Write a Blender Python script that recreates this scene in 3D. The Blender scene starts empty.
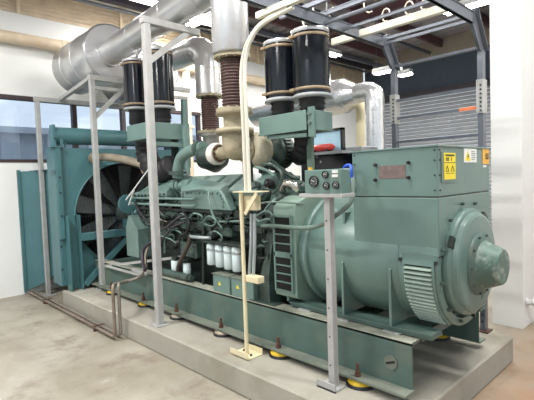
import bpy, math, random
from mathutils import Vector, Matrix
random.seed(7)
PI = math.pi
scene = bpy.context.scene
col = scene.collection

# ------------------------------------------------------------------ camera
YAW, PIT, ROL, FPX, CH = 8.05268899e-01, 5.01386280e-02, 3.52952172e-02, 441.37, 1.6
_f = Vector((-math.sin(YAW)*math.cos(PIT), math.cos(YAW)*math.cos(PIT), -math.sin(PIT)))
_r = Vector((math.cos(YAW), math.sin(YAW), 0)); _d = _f.cross(_r)
RR = math.cos(ROL)*_r + math.sin(ROL)*_d
DD = -math.sin(ROL)*_r + math.cos(ROL)*_d
CAM = Vector((0, 0, CH))
cam_data = bpy.data.cameras.new('camera')
cam = bpy.data.objects.new('camera', cam_data); col.objects.link(cam)
cam_data.sensor_width = 36; cam_data.lens = FPX/534*36; cam_data.clip_end = 200
m = Matrix.Identity(4)
for i in range(3):
    m[i][0] = RR[i]; m[i][1] = -DD[i]; m[i][2] = -_f[i]; m[i][3] = CAM[i]
cam.matrix_world = m
scene.camera = cam

def ray(px, py):
    return RR*((px-267)/FPX) + DD*((py-200)/FPX) + _f
def onY(px, py, Y): d = ray(px, py); return CAM + d*(Y/d.y)
def onX(px, py, X): d = ray(px, py); return CAM + d*(X/d.x)
def onZ(px, py, Z): d = ray(px, py); return CAM + d*((Z-CH)/d.z)

# ------------------------------------------------------------------ materials
def lin(c):
    return tuple(((v/255)/12.92 if v/255 <= .04045 else ((v/255+.055)/1.055)**2.4) for v in c)
def mat(name, rgb, rough=.5, metal=0., var=.12, scale=6., bump=.0, dirt=None, dirt_amt=.35, dirt_scale=2.5, coords='Object', spec=.5):
    mt = bpy.data.materials.new(name); mt.use_nodes = True
    nt = mt.node_tree; N = nt.nodes; L = nt.links
    b = N['Principled BSDF']
    b.inputs['Roughness'].default_value = rough; b.inputs['Metallic'].default_value = metal
    b.inputs['Specular IOR Level'].default_value = spec
    c = lin(rgb)
    tc = N.new('ShaderNodeTexCoord'); no = N.new('ShaderNodeTexNoise')
    no.inputs['Scale'].default_value = scale; no.inputs['Detail'].default_value = 5
    L.new(tc.outputs[coords], no.inputs['Vector'])
    cr = N.new('ShaderNodeValToRGB')
    cr.color_ramp.elements[0].position = .3; cr.color_ramp.elements[1].position = .7
    cr.color_ramp.elements[0].color = (*[v*(1-var) for v in c], 1)
    cr.color_ramp.elements[1].color = (*[min(1, v*(1+var)) for v in c], 1)
    L.new(no.outputs['Fac'], cr.inputs['Fac'])
    out = cr.outputs['Color']
    if dirt:
        n2 = N.new('ShaderNodeTexNoise'); n2.inputs['Scale'].default_value = dirt_scale; n2.inputs['Detail'].default_value = 8
        n2.inputs['Roughness'].default_value = .65
        L.new(tc.outputs[coords], n2.inputs['Vector'])
        r2 = N.new('ShaderNodeValToRGB'); r2.color_ramp.elements[0].position = .5; r2.color_ramp.elements[1].position = .68
        r2.color_ramp.elements[1].color = (dirt_amt,)*3+(1,)
        L.new(n2.outputs['Fac'], r2.inputs['Fac'])
        mx = N.new('ShaderNodeMix'); mx.data_type = 'RGBA'
        L.new(r2.outputs['Color'], mx.inputs[0]); L.new(out, mx.inputs[6]); mx.inputs[7].default_value = (*lin(dirt), 1)
        out = mx.outputs[2]
    L.new(out, b.inputs['Base Color'])
    if bump:
        bp = N.new('ShaderNodeBump'); bp.inputs['Strength'].default_value = bump; bp.inputs['Distance'].default_value = .01
        n3 = N.new('ShaderNodeTexNoise'); n3.inputs['Scale'].default_value = scale*6; n3.inputs['Detail'].default_value = 4
        L.new(tc.outputs[coords], n3.inputs['Vector'])
        L.new(n3.outputs['Fac'], bp.inputs['Height']); L.new(bp.outputs['Normal'], b.inputs['Normal'])
    return mt
def emis(name, rgb, strength):
    mt = bpy.data.materials.new(name); mt.use_nodes = True
    b = mt.node_tree.nodes['Principled BSDF']
    b.inputs['Base Color'].default_value = (*lin(rgb), 1)
    b.inputs['Emission Color'].default_value = (*lin(rgb), 1); b.inputs['Emission Strength'].default_value = strength
    return mt
M = {}
M['green'] = mat('alternator_green', (102, 127, 120), .36, var=.08, scale=5, bump=.05, dirt=(80, 104, 94), dirt_amt=.5)
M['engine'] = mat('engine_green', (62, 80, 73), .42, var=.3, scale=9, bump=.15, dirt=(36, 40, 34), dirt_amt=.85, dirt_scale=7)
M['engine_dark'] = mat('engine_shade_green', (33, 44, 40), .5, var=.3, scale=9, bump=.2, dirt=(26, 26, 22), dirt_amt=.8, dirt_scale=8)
M['intake'] = mat('intake_green', (104, 128, 121), .35, var=.1, scale=5, bump=.05)
M['skid'] = mat('skid_green', (76, 99, 92), .5, var=.12, scale=5, bump=.1, dirt=(112, 114, 100), dirt_amt=.45, dirt_scale=4)
M['skid_ledge'] = mat('dusty_green', (112, 118, 106), .75, var=.15, scale=8, dirt=(84, 94, 86), dirt_amt=.7, dirt_scale=7)
M['rad'] = mat('radiator_teal', (70, 110, 114), .42, var=.08, scale=4, bump=.05, dirt=(66, 100, 100), dirt_amt=.4)
M['rad_light'] = mat('fan_blade_teal', (38, 50, 50), .5)
M['black'] = mat('black_gloss', (14, 18, 24), .16, var=.2)
M['rubber'] = mat('black_rubber', (24, 24, 26), .6, var=.3, scale=20)
M['darkmesh'] = mat('dark_core', (14, 15, 15), .8)
M['tan'] = mat('tan_band', (140, 122, 98), .7, var=.2, scale=20)
M['clad'] = mat('aluminium_cladding', (206, 206, 206), .3, metal=.7, var=.07, scale=3, bump=.12, dirt=(176, 160, 138), dirt_amt=.5, dirt_scale=1.5)
M['clad_dull'] = mat('dull_cladding', (190, 186, 176), .45, metal=.35, var=.12, scale=3, bump=.1)
M['brown'] = mat('bellows_brown', (70, 46, 40), .55, var=.25, scale=15)
M['beige_iron'] = mat('heat_stained_iron', (158, 148, 122), .6, var=.15, scale=8, bump=.3, dirt=(110, 92, 70), dirt_amt=.6, dirt_scale=6)
M['lag_white'] = mat('white_lagging', (214, 210, 200), .8, var=.12, scale=10, bump=.4)
M['louvre'] = mat('louvre_green', (150, 168, 156), .4)
M['cap'] = mat('chipped_cap_green', (76, 102, 92), .5, var=.2, scale=6, dirt=(190, 196, 186), dirt_amt=.5, dirt_scale=14)
M['hosebrown'] = mat('brown_hose', (74, 62, 54), .6, var=.2)
M['lag'] = mat('heat_lagging', (190, 180, 156), .85, var=.15, scale=14, bump=.5)
M['white_paint'] = mat('white_paint', (214, 214, 212), .45, var=.05)
M['postgrey'] = mat('galvanised_post', (172, 171, 168), .5, metal=.15, var=.08, scale=12)
M['rack'] = mat('galvanised_rack', (108, 112, 120), .42, metal=.45, var=.1, scale=10)
M['cream'] = mat('cream_paint', (222, 210, 174), .45, var=.05, dirt=(180, 160, 118), dirt_amt=.3)
M['wallpipe'] = mat('beige_pipe_paint', (216, 198, 172), .5, var=.06, dirt=(170, 130, 96), dirt_amt=.35)
M['rail_green'] = mat('worn_green', (100, 122, 108), .5)
M['skyglass'] = mat('pale_blue_panel', (176, 214, 232), .15)
M['gable'] = mat('gable_sheet', (150, 140, 126), .8, var=.08)
M['foil'] = mat('foil_cladding', (216, 216, 216), .25, metal=.75, var=.06, scale=5, bump=.5)
M['dust'] = mat('dusty_flange_top', (150, 152, 138), .8, var=.15, scale=8, dirt=(100, 110, 98), dirt_amt=.6, dirt_scale=6)
M['intake2'] = mat('sheen_housing_green', (120, 142, 130), .4, var=.1, dirt=(150, 156, 142), dirt_amt=.3)  # paler green; the wall's reflection on the housing is put into the colour
M['conduit'] = mat('cream_conduit', (220, 216, 200), .4, var=.04)
M['greypipe'] = mat('grey_plastic_pipe', (158, 166, 166), .5)
M['tanpipe'] = mat('bronze_paint', (170, 158, 140), .42, metal=.45, var=.15, dirt=(120, 96, 78), dirt_amt=.4)
M['steelpipe'] = mat('bare_steel_pipe', (142, 134, 124), .45, metal=.4, var=.15, scale=12)
M['copperpipe'] = mat('rusty_pipe', (132, 118, 106), .5, metal=.3, var=.25, scale=12)
M['yellow'] = mat('yellow_rubber', (206, 172, 24), .6, var=.15, scale=25, dirt=(120, 104, 40), dirt_amt=.4)
M['rust'] = mat('rusty_bolt', (92, 62, 50), .75, var=.3, scale=30)
M['filter'] = mat('filter_white', (206, 220, 220), .4, var=.04, dirt=(160, 166, 156), dirt_amt=.3)
M['gauge_face'] = mat('gauge_face', (70, 74, 74), .3)
M['gauge_white'] = mat('gauge_white', (225, 225, 220), .4)
M['stk_yellow'] = mat('sticker_yellow', (236, 214, 34), .5, var=.03)
M['stk_orange'] = mat('sticker_orange', (226, 172, 60), .5, var=.03)
M['stk_white'] = mat('sticker_white', (232, 234, 230), .5, var=.02)
M['ink'] = mat('ink_black', (34, 32, 30), .6)
M['faded'] = mat('faded_red', (112, 96, 92), .6, var=.18, scale=30)
M['red'] = mat('red_paint', (206, 62, 56), .35, var=.08)
M['blue'] = mat('blue_plastic', (24, 74, 190), .4)
M['grey_box'] = mat('grey_box', (150, 152, 152), .5)
M['hose'] = mat('grey_green_hose', (104, 122, 112), .5)
M['hose_dark'] = mat('dark_hose', (56, 50, 58), .5)
M['chrome'] = mat('bright_metal', (214, 208, 200), .2, metal=.9)
M['concrete'] = mat('plinth_concrete', (160, 156, 144), .85, var=.07, scale=3, bump=.25, dirt=(128, 118, 100), dirt_amt=.5, dirt_scale=1.6)
M['wall'] = mat('white_wall', (230, 230, 226), .8, var=.02, scale=2)
M['wall_blue'] = mat('slate_wall', (74, 84, 98), .7, var=.08)
M['shutter'] = mat('shutter_grey', (152, 154, 158), .45, metal=.2, var=.05)
M['mesh'] = mat('louvre_tan', (222, 204, 176), .8, var=.08)
M['maroon'] = mat('red_oxide_steel', (92, 62, 66), .7, var=.15)
M['roof'] = mat('roof_sheet', (150, 146, 150), .6, var=.12, scale=1.5)
M['winframe'] = mat('brown_window_frame', (58, 44, 46), .5)
M['darkbeam'] = mat('dark_beam', (52, 48, 56), .6)
M['lamp'] = emis('fluorescent', (255, 255, 252), 16)
M['outside'] = mat('outside_render', (196, 204, 216), .8, var=.1, scale=.8)
M['tie'] = mat('cable_tie', (226, 214, 196), .5)
M['warn_orange'] = mat('orange_paint', (226, 120, 70), .6)

# window glass
g = bpy.data.materials.new('window_glass'); g.use_nodes = True
nt = g.node_tree; nt.nodes.clear()
o_ = nt.nodes.new('ShaderNodeOutputMaterial'); t_ = nt.nodes.new('ShaderNodeBsdfTransparent'); gl = nt.nodes.new('ShaderNodeBsdfGlossy'); mx = nt.nodes.new('ShaderNodeMixShader')
t_.inputs['Color'].default_value = (.90, .94, .99, 1); gl.inputs['Roughness'].default_value = .08; mx.inputs[0].default_value = .1
nt.links.new(t_.outputs[0], mx.inputs[1]); nt.links.new(gl.outputs[0], mx.inputs[2]); nt.links.new(mx.outputs[0], o_.inputs[0])
M['glass'] = g

# concrete floor with mottling and reddish dust that gathers right of the plinth
def floor_mat():
    mt = bpy.data.materials.new('concrete_floor'); mt.use_nodes = True
    nt = mt.node_tree; N = nt.nodes; L = nt.links; b = N['Principled BSDF']
    tc = N.new('ShaderNodeTexCoord')
    def noise(s, d=6, r=.6):
        n = N.new('ShaderNodeTexNoise'); n.inputs['Scale'].default_value = s; n.inputs['Detail'].default_value = d; n.inputs['Roughness'].default_value = r
        L.new(tc.outputs['Object'], n.inputs['Vector']); return n
    def ramp(src, p0, c0, p1, c1):
        r = N.new('ShaderNodeValToRGB'); r.color_ramp.elements[0].position = p0; r.color_ramp.elements[1].position = p1
        r.color_ramp.elements[0].color = (*c0, 1); r.color_ramp.elements[1].color = (*c1, 1); L.new(src, r.inputs['Fac']); return r
    def mix(f, a, bb):
        x = N.new('ShaderNodeMix'); x.data_type = 'RGBA'; L.new(f, x.inputs[0])
        for k, v in ((6, a), (7, bb)):
            if isinstance(v, tuple): x.inputs[k].default_value = (*v, 1)
            else: L.new(v, x.inputs[k])
        return x.outputs[2]
    base = ramp(noise(1.1).outputs['Fac'], .35, lin((142, 134, 118)), .68, lin((176, 170, 156))).outputs['Color']
    st = ramp(noise(2.3, 8, .7).outputs['Fac'], .52, (0, 0, 0), .66, (.55,)*3).outputs['Color']
    c = mix(st, base, lin((112, 96, 80)))
    lt = ramp(noise(5, 8, .7).outputs['Fac'], .58, (0, 0, 0), .72, (.4,)*3).outputs['Color']
    c = mix(lt, c, lin((192, 188, 178)))
    # reddish dust, right of x=-1.3
    sx = N.new('ShaderNodeSeparateXYZ'); L.new(tc.outputs['Object'], sx.inputs[0])
    mr = N.new('ShaderNodeMapRange'); mr.inputs['From Min'].default_value = -1.6; mr.inputs['From Max'].default_value = -.9
    L.new(sx.outputs['X'], mr.inputs['Value'])
    dn = ramp(noise(2.0, 8, .7).outputs['Fac'], .3, (.25,)*3, .6, (.95,)*3).outputs['Color']
    mu = N.new('ShaderNodeMath'); mu.operation = 'MULTIPLY'; L.new(mr.outputs[0], mu.inputs[0]); L.new(dn, mu.inputs[1])
    c = mix(mu.outputs[0], c, lin((164, 124, 92)))
    L.new(c, b.inputs['Base Color'])
    rr = ramp(noise(1.4).outputs['Fac'], .3, (.35,)*3, .7, (.6,)*3); L.new(rr.outputs['Color'], b.inputs['Roughness'])
    bp = N.new('ShaderNodeBump'); bp.inputs['Strength'].default_value = .15; bp.inputs['Distance'].default_value = .01
    L.new(noise(30).outputs['Fac'], bp.inputs['Height']); L.new(bp.outputs['Normal'], b.inputs['Normal'])
    return mt
M['floor'] = floor_mat()

# ------------------------------------------------------------------ mesh builder
class MB:
    def __init__(s): s.v = []; s.f = []; s.sm = []
    def add(s, vs, fs, smooth=False):
        n = len(s.v); s.v += [tuple(v) for v in vs]; s.f += [tuple(i+n for i in f) for f in fs]; s.sm += [smooth]*len(fs); return s
    def box(s, x0, x1, y0, y1, z0, z1, b=0):
        if x0 > x1: x0, x1 = x1, x0
        if y0 > y1: y0, y1 = y1, y0
        if z0 > z1: z0, z1 = z1, z0
        b = min(b, (x1-x0)/2.2, (y1-y0)/2.2, (z1-z0)/2.2)
        if b <= 0:
            return s.add([(x, y, z) for x in (x0, x1) for y in (y0, y1) for z in (z0, z1)],
                         [(0, 1, 3, 2), (4, 6, 7, 5), (0, 4, 5, 1), (2, 3, 7, 6), (0, 2, 6, 4), (1, 5, 7, 3)])
        # chamfered box
        vs = []; idx = {}
        X = (x0, x1); Y = (y0, y1); Z = (z0, z1); sg = (1, -1)
        for i in (0, 1):
            for j in (0, 1):
                for k in (0, 1):
                    for a in range(3):
                        p = [X[i]+sg[i]*b, Y[j]+sg[j]*b, Z[k]+sg[k]*b]
                        p[a] = (X, Y, Z)[a][(i, j, k)[a]]
                        idx[(i, j, k, a)] = len(vs); vs.append(p)
        q = idx; F = []
        F += [tuple(q[(i, j, k, 0)] for j, k in ((0, 0), (0, 1), (1, 1), (1, 0))) for i in (0, 1)]
        F += [tuple(q[(i, j, k, 1)] for i, k in ((0, 0), (0, 1), (1, 1), (1, 0))) for j in (0, 1)]
        F += [tuple(q[(i, j, k, 2)] for i, j in ((0, 0), (0, 1), (1, 1), (1, 0))) for k in (0, 1)]
        for i in (0, 1):
            for j in (0, 1):
                F.append((q[(i, j, 0, 0)], q[(i, j, 1, 0)], q[(i, j, 1, 1)], q[(i, j, 0, 1)]))
                F.append((q[(i, 0, j, 0)], q[(i, 1, j, 0)], q[(i, 1, j, 2)], q[(i, 0, j, 2)]))
                F.append((q[(0, i, j, 1)], q[(1, i, j, 1)], q[(1, i, j, 2)], q[(0, i, j, 2)]))
                for k in (0, 1): F.append(tuple(q[(i, j, k, a)] for a in range(3)))
        return s.add(vs, F)
    def obox(s, c, ax, ay, az, hx, hy, hz):
        c = Vector(c); ax, ay, az = [Vector(a).normalized() for a in (ax, ay, az)]
        return s.add([c+ax*(hx*i)+ay*(hy*j)+az*(hz*k) for i in (-1, 1) for j in (-1, 1) for k in (-1, 1)],
                     [(0, 1, 3, 2), (4, 6, 7, 5), (0, 4, 5, 1), (2, 3, 7, 6), (0, 2, 6, 4), (1, 5, 7, 3)])
    def bar(s, p0, p1, w, h, up=(0, 0, 1)):
        p0, p1 = Vector(p0), Vector(p1); d = (p1-p0); L = d.length; d.normalize()
        u = Vector(up); sd = d.cross(u)
        if sd.length < 1e-4: sd = d.cross(Vector((0, 1, 0)))
        sd.normalize(); u2 = sd.cross(d)
        return s.obox((p0+p1)/2, d, sd, u2, L/2, w/2, h/2)
    def lathe(s, prof, o, axis=(0, 0, 1), n=32, a0=0, a1=2*PI, smooth=True, cap=True):
        o = Vector(o); ax = Vector(axis).normalized()
        u = ax.cross(Vector((0, 0, 1)))
        if u.length < 1e-3: u = Vector((1, 0, 0))
        u.normalize(); w = ax.cross(u)
        full = abs(a1-a0-2*PI) < 1e-6; k = n if full else n+1
        vs = []; fs = []
        for t, r in prof:
            for i in range(k):
                a = a0+(a1-a0)*i/n
                vs.append(o+ax*t+u*(r*math.cos(a))+w*(r*math.sin(a)))
        for j in range(len(prof)-1):
            for i in range(n):
                i2 = (i+1) % k
                fs.append((j*k+i, j*k+i2, (j+1)*k+i2, (j+1)*k+i))
        s.add(vs, fs, smooth)
        if cap and full:
            for j, e in ((0, 0), (len(prof)-1, 1)):
                if prof[j][1] > 1e-5:
                    b = vs[j*k:(j+1)*k]; s.add(b, [tuple(range(k))] if e else [tuple(reversed(range(k)))])
        return s
    def cyl(s, p0, p1, r, r1=None, n=24, smooth=True):
        p0, p1 = Vector(p0), Vector(p1); L = (p1-p0).length
        return s.lathe([(0, r), (L, r if r1 is None else r1)], p0, p1-p0, n, smooth=smooth)
    def tube(s, pts, r, n=12, cap=True):
        pts = [Vector(p) for p in pts]; k = len(pts); vs = []; prev = None
        for i, p in enumerate(pts):
            t = (pts[min(i+1, k-1)]-pts[max(i-1, 0)]).normalized()
            if prev is None:
                u = t.cross(Vector((0, 0, 1)))
                if u.length < 1e-3: u = Vector((1, 0, 0))
            else: u = prev-t*prev.dot(t)
            u.normalize(); prev = u; w = t.cross(u)
            rr = r(i/(k-1)) if callable(r) else r
            for j in range(n):
                a = 2*PI*j/n; vs.append(p+u*(rr*math.cos(a))+w*(rr*math.sin(a)))
        fs = [(i*n+j, i*n+(j+1) % n, (i+1)*n+(j+1) % n, (i+1)*n+j) for i in range(k-1) for j in range(n)]
        s.add(vs, fs, True)
        if cap: s.add(vs[:n], [tuple(reversed(range(n)))]); s.add(vs[-n:], [tuple(range(n))])
        return s
    def prism(s, poly, vec, smooth=False):
        n = len(poly); v = Vector(vec); p = [Vector(q) for q in poly]
        s.add(p+[q+v for q in p], [tuple(range(n)), tuple(reversed(range(n, 2*n)))]+[(i, i+n, (i+1) % n+n, (i+1) % n) for i in range(n)], smooth)
        return s
    def ball(s, c, r, n=12, sx=1, sy=1, sz=1):
        c = Vector(c); vs = []; fs = []
        for i in range(n+1):
            ph = PI*i/n
            for j in range(2*n):
                th = PI*j/n
                vs.append(c+Vector((r*sx*math.sin(ph)*math.cos(th), r*sy*math.sin(ph)*math.sin(th), r*sz*math.cos(ph))))
        for i in range(n):
            for j in range(2*n):
                fs.append((i*2*n+j, i*2*n+(j+1) % (2*n), (i+1)*2*n+(j+1) % (2*n), (i+1)*2*n+j))
        return s.add(vs, fs, True)
    def hexa(s, bot, top):
        return s.add(list(bot)+list(top), [(3, 2, 1, 0), (4, 5, 6, 7)]+[(i, (i+1) % 4, (i+1) % 4+4, i+4) for i in range(4)])
    def islands(s):
        par = list(range(len(s.v)))
        def find(i):
            while par[i] != i: par[i] = par[par[i]]; i = par[i]
            return i
        key = {}
        for i, v in enumerate(s.v):
            k = tuple(round(c, 5) for c in v)
            if k in key: par[find(i)] = find(key[k])
            else: key[k] = i
        for f in s.f:
            for j in f[1:]: par[find(j)] = find(f[0])
        groups = {}
        for fi, f in enumerate(s.f): groups.setdefault(find(f[0]), []).append(fi)
        out = []
        for g in groups.values():
            mb = MB(); mp = {}
            for fi in g:
                for i in s.f[fi]:
                    if i not in mp: mp[i] = len(mb.v); mb.v.append(s.v[i])
                mb.f.append(tuple(mp[i] for i in s.f[fi])); mb.sm.append(s.sm[fi])
            out.append(mb)
        return out
    def build_each(s, name, m, parent=None, bevel=0):
        return [p.build(name, m, parent, bevel) for p in s.islands()]
    def build(s, name, m, parent=None, bevel=0):
        me = bpy.data.meshes.new(name); me.from_pydata(s.v, [], s.f); me.update()
        for p, q in zip(me.polygons, s.sm): p.use_smooth = q
        import bmesh
        bm = bmesh.new(); bm.from_mesh(me); bmesh.ops.recalc_face_normals(bm, faces=bm.faces); bm.to_mesh(me); bm.free()
        me.materials.append(M[m] if isinstance(m, str) else m)
        o = bpy.data.objects.new(name, me); col.objects.link(o)
        if parent:
            o.parent = parent; o.matrix_parent_inverse = Matrix.Translation(-world_loc(parent))
        if bevel:
            bv = o.modifiers.new('bevel', 'BEVEL'); bv.width = bevel; bv.segments = 2; bv.limit_method = 'ANGLE'; bv.angle_limit = math.radians(40)
        return o
def world_loc(o):
    v = Vector(o.location)
    # parents are never rotated; a part's mesh is in world coordinates with a zero own offset
    p = o
    if o.parent: v = o.location + o.matrix_parent_inverse.translation + world_loc(o.parent)
    return v
def spline(pts, n=8):
    P = [Vector(p) for p in pts]; P = [2*P[0]-P[1]]+P+[2*P[-1]-P[-2]]; out = []
    for i in range(1, len(P)-2):
        for k in range(n):
            t = k/n; a, b, c, d = P[i-1:i+3]
            out.append(.5*((2*b)+(-a+c)*t+(2*a-5*b+4*c-d)*t*t+(-a+3*b-3*c+d)*t**3))
    out.append(P[-2]); return out
def fillet(pts, R, n=6):
    P = [Vector(p) for p in pts]; out = [P[0]]
    for i in range(1, len(P)-1):
        a = (P[i-1]-P[i]); b = (P[i+1]-P[i]); r = min(R, a.length*.49, b.length*.49)
        a.normalize(); b.normalize(); A = P[i]+a*r; B = P[i]+b*r
        for k in range(n+1):
            t = k/n; out.append((1-t)**2*A+2*t*(1-t)*P[i]+t*t*B)
    out.append(P[-1]); return out
def tag(o, label=None, cat=None, group=None, kind=None):
    if label: o['label'] = label
    if cat: o['category'] = cat
    if group: o['group'] = group
    if kind: o['kind'] = kind
    return o
def empty(name, loc, label=None, cat=None, group=None):
    o = bpy.data.objects.new(name, None); o.empty_display_size = .1; col.objects.link(o); o.location = loc
    return tag(o, label, cat, group)
def struct(name, mb, m): return tag(mb.build(name, m), kind='structure')
def bolts(mb, pts, axis, r=.012, h=.014):
    for p in pts: mb.lathe([(0, r), (h, r)], p, axis, 6, smooth=False)
def copy_tree(o, delta, parent=None):
    c = o.copy(); col.objects.link(c)
    if parent: c.parent = parent
    else: c.location = Vector(o.location)+Vector(delta)
    for ch in list(o.children): copy_tree(ch, delta, c)
    return c

# ================================================================== THE ROOM
XW = -7.22; YB = 11.0; XR = 6.5; YF = -6.0
fl = MB(); fl.box(XW-.2, XR, YF, YB+.2, -.2, 0); struct('floor', fl, 'floor')

# window wall with opening
ZS, ZT, ZM0, ZM1 = 1.955, 2.935, 4.13, 4.6
w = MB()
w.box(XW-.2, XW, YF, YB, 0, ZS); w.box(XW-.2, XW, YF, YB, ZT, ZM0)
w.box(XW-.2, XW, YF, -1.0, ZS, ZT); w.box(XW-.2, XW, 5.2, YB, ZS, ZT)
w.box(XW-.2, XW, YF, YB, ZM1, 5.0)
struct('wall_left', w, 'wall')
# ventilation louvre strip
lv = MB()
z = ZM0+.03; k = 0
while z < ZM1-.02:
    lv.add([(XW-.03, YF, z-.018), (XW-.03, YB, z-.018), (XW-.05, YB, z+.03), (XW-.05, YF, z+.03)], [(0, 1, 2, 3)])
    lv.box(XW-.035, XW-.02, YF, YB, z-.018, z-.004); z += .062
y = YF
while y < YB: lv.box(XW-.05, XW+.01, y, y+.05, ZM0, ZM1); y += 1.6
lv.box(XW-.07, XW-.055, YF, YB, ZM0, ZM1)
struct('trim_1', lv, 'mesh')
# window
wf = MB()
for a, b in ((ZS, ZS+.045), (ZT-.06, ZT)): wf.box(XW-.1, XW+.012, -1, 5.2, a, b)
for yy in (-1.0, .5, 1.95-1.45+.0, 2.72, 3.55, 4.4, 5.14): wf.box(XW-.1, XW-.01, yy, yy+.07, ZS, ZT)
wn = struct('window_1', wf, 'winframe')
gp = MB(); gp.box(XW-.06, XW-.052, -1, 5.2, ZS, ZT); gp.build('window_pane', 'glass', wn)
# outside: a neighbouring building with columns, seen through the panes
ob = MB(); ob.box(-12.5, -12.2, -4, 11, 0, 3.0)
for i in range(14): ob.box(-12.2, -12.0, -3.5+i*1.05, -3.1+i*1.05, 0, 2.97)
ob.box(-12.2, -11.9, -4, 11, 2.9, 3.05)
o = ob.build('neighbouring_building', 'outside'); tag(o, 'grey blue neighbouring building with columns seen through the window', 'building')
gr = MB(); gr.box(-30, XW-.2, -20, 30, -.25, -.02); struct('ground', gr, 'concrete')
# back wall with roller shutter
bw = MB(); bw.box(XW, -6.95, YB, YB+.2, 0, 4.5); bw.box(XW, XR, YB, YB+.2, 4.98, 6.4); bw.box(-6.95, XR, YB, YB+.2, 3.66, 4.5)
bw.box(-2.2, XR, YB, YB+.2, 0, 3.66)
struct('wall_back', bw, 'wall_blue')
bt = MB(); bt.box(XW, XR, YB, YB+.2, 4.5, 4.98); struct('wall_gable', bt, 'gable')
sh = MB(); z = .02
while z < 3.6:
    sh.lathe([(0, .042), (4.85, .042)], (-6.97, YB+.06, z+.045), (1, 0, 0), 8, smooth=False); z += .092
rs = sh.build('door_1', 'shutter'); tag(rs, kind='structure')
sb = MB(); sb.box(-7.0, -2.1, YB-.16, YB+.0, 3.56, 3.70); sb.build('door_lintel', 'darkbeam', rs)
sb = MB(); sb.box(-7.02, -6.93, YB-.08, YB, 0, 3.6); sb.build('door_guide', 'rack', rs)
# column on the right
cw = MB(); cw.box(-1.672, -1.385, 4.815, 5.7, 0, 6.0); struct('wall_column', cw, 'wall')
rw = MB(); rw.box(-1.385, 3.5, 5.55, 5.75, 0, 6.0); struct('wall_right', rw, 'wall')
# roof: corrugated sheet rising from the window wall
def roofz(x): return 4.80+(x-XW)*math.tan(math.radians(2.5))
rf = MB(); ys = [YF+(YB+.2-YF)*i/240 for i in range(241)]
vs = []
for i, yy in enumerate(ys):
    dz = (.0, .035, .035, 0)[i % 4]
    for x in (XW-.3, XR): vs.append((x, yy, roofz(x)+dz))
rf.add(vs, [(2*i, 2*i+1, 2*i+3, 2*i+2) for i in range(240)]); struct('ceiling', rf, 'roof')
pl = MB()
for x in (-6.3, -5.0, -3.7, -2.4, -1.1, .2, 1.5, 2.8): pl.box(x, x+.07, YF, YB, roofz(x)-.19, roofz(x)-.01)
struct('trim_2', pl, 'maroon')
rb = MB()
for yy in (-3.2, 2.0, 7.4):
    a, b = (XW, yy, roofz(XW)-.38), (XR, yy, roofz(XR)-.38)
    rb.bar((XW, yy, roofz(XW)-.19), (XR, yy, roofz(XR)-.19), .14, .02); rb.bar((XW, yy, roofz(XW)-.28), (XR, yy, roofz(XR)-.28), .012, .18); rb.bar((XW, yy, roofz(XW)-.38), (XR, yy, roofz(XR)-.38), .14, .02)
struct('trim_3', rb, 'maroon')
db = MB(); db.box(-7.08, -6.95, YF, YB, 4.56, 4.78); struct('trim_4', db, 'darkbeam')
lc = MB()
lc.cyl((-7.10, YF, 4.50), (-7.10, YB, 4.50), .03, n=10); lc.box(-6.3, -6.22, YF, YB, 4.36, 4.44); lc.box(-3.1, -3.02, YF, YB, 4.72, 4.82)
lc.box(-5.3, -5.24, YF, YB, 4.60, 4.66)
struct('trim_5', lc, 'rack')

# lamps
def batten(px, py, z, L, axis, label, energy, drop=True):
    c = onZ(px, py, z); e = empty('ceiling_light', (c.x, c.y, z+.08), label, 'light', 'fluorescent lights hung under the roof')
    ax = Vector((1, 0, 0)) if axis == 'x' else Vector((0, 1, 0)); sd = Vector((0, 1, 0)) if axis == 'x' else Vector((1, 0, 0))
    h = MB(); h.obox(c+Vector((0, 0, .05)), ax, sd, (0, 0, 1), L/2, .07, .03)
    h.prism([c+ax*(-L/2)+sd*s_+Vector((0, 0, zz)) for s_, zz in ((-.11, -.02), (-.07, .05), (.07, .05), (.11, -.02), (.10, -.02), (0, .03), (-.10, -.02))], ax*L)
    h.build('housing', 'white_paint', e)
    for s_ in (-.055, .055):
        t = MB(); t.cyl(c+ax*(-L/2+.03)+sd*s_-Vector((0, 0, .01)), c+ax*(L/2-.03)+sd*s_-Vector((0, 0, .01)), .032, n=12); t.build('tube', 'lamp', e)
    r = MB()
    for s_ in (-.4, .4):
        q = c+ax*(L*s_); r.cyl(q+Vector((0, 0, .07)), (q.x, q.y, roofz(q.x)-.0), .006, n=6)
    r.build_each('hanger', 'rack', e)
    ld = bpy.data.lights.new('fluorescent_glow', 'AREA'); ld.shape = 'RECTANGLE'; ld.size = L; ld.size_y = .22; ld.energy = energy; ld.color = (1, .99, .965)
    lo = bpy.data.objects.new('fluorescent_glow', ld); col.objects.link(lo); lo.location = c-Vector((0, 0, .06))
    if axis == 'y': lo.rotation_euler = (0, 0, PI/2)
    return e
E0 = 26
batten(387, 70.5, 3.75, .62, 'x', 'long bright fluorescent light near the left post of the cable ladder', E0)
batten(405, 74, 3.75, .3, 'x', 'small round looking bright light just right of the ladder post top', E0*.6)
batten(330, 53, 4.15, .6, 'y', 'small bright light beside the rightmost black air cleaner', E0*.6)
batten(207, 21, 4.25, 1.2, 'y', 'bright light seen between the silver pipes', E0)
batten(150, 1, 4.4, 1.2, 'y', 'bright light at the top edge above the silencer pipe', E0)
batten(480, 2, 4.1, 1.1, 'x', 'large bright light at the top edge beside the white column', E0*1.2)
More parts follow.
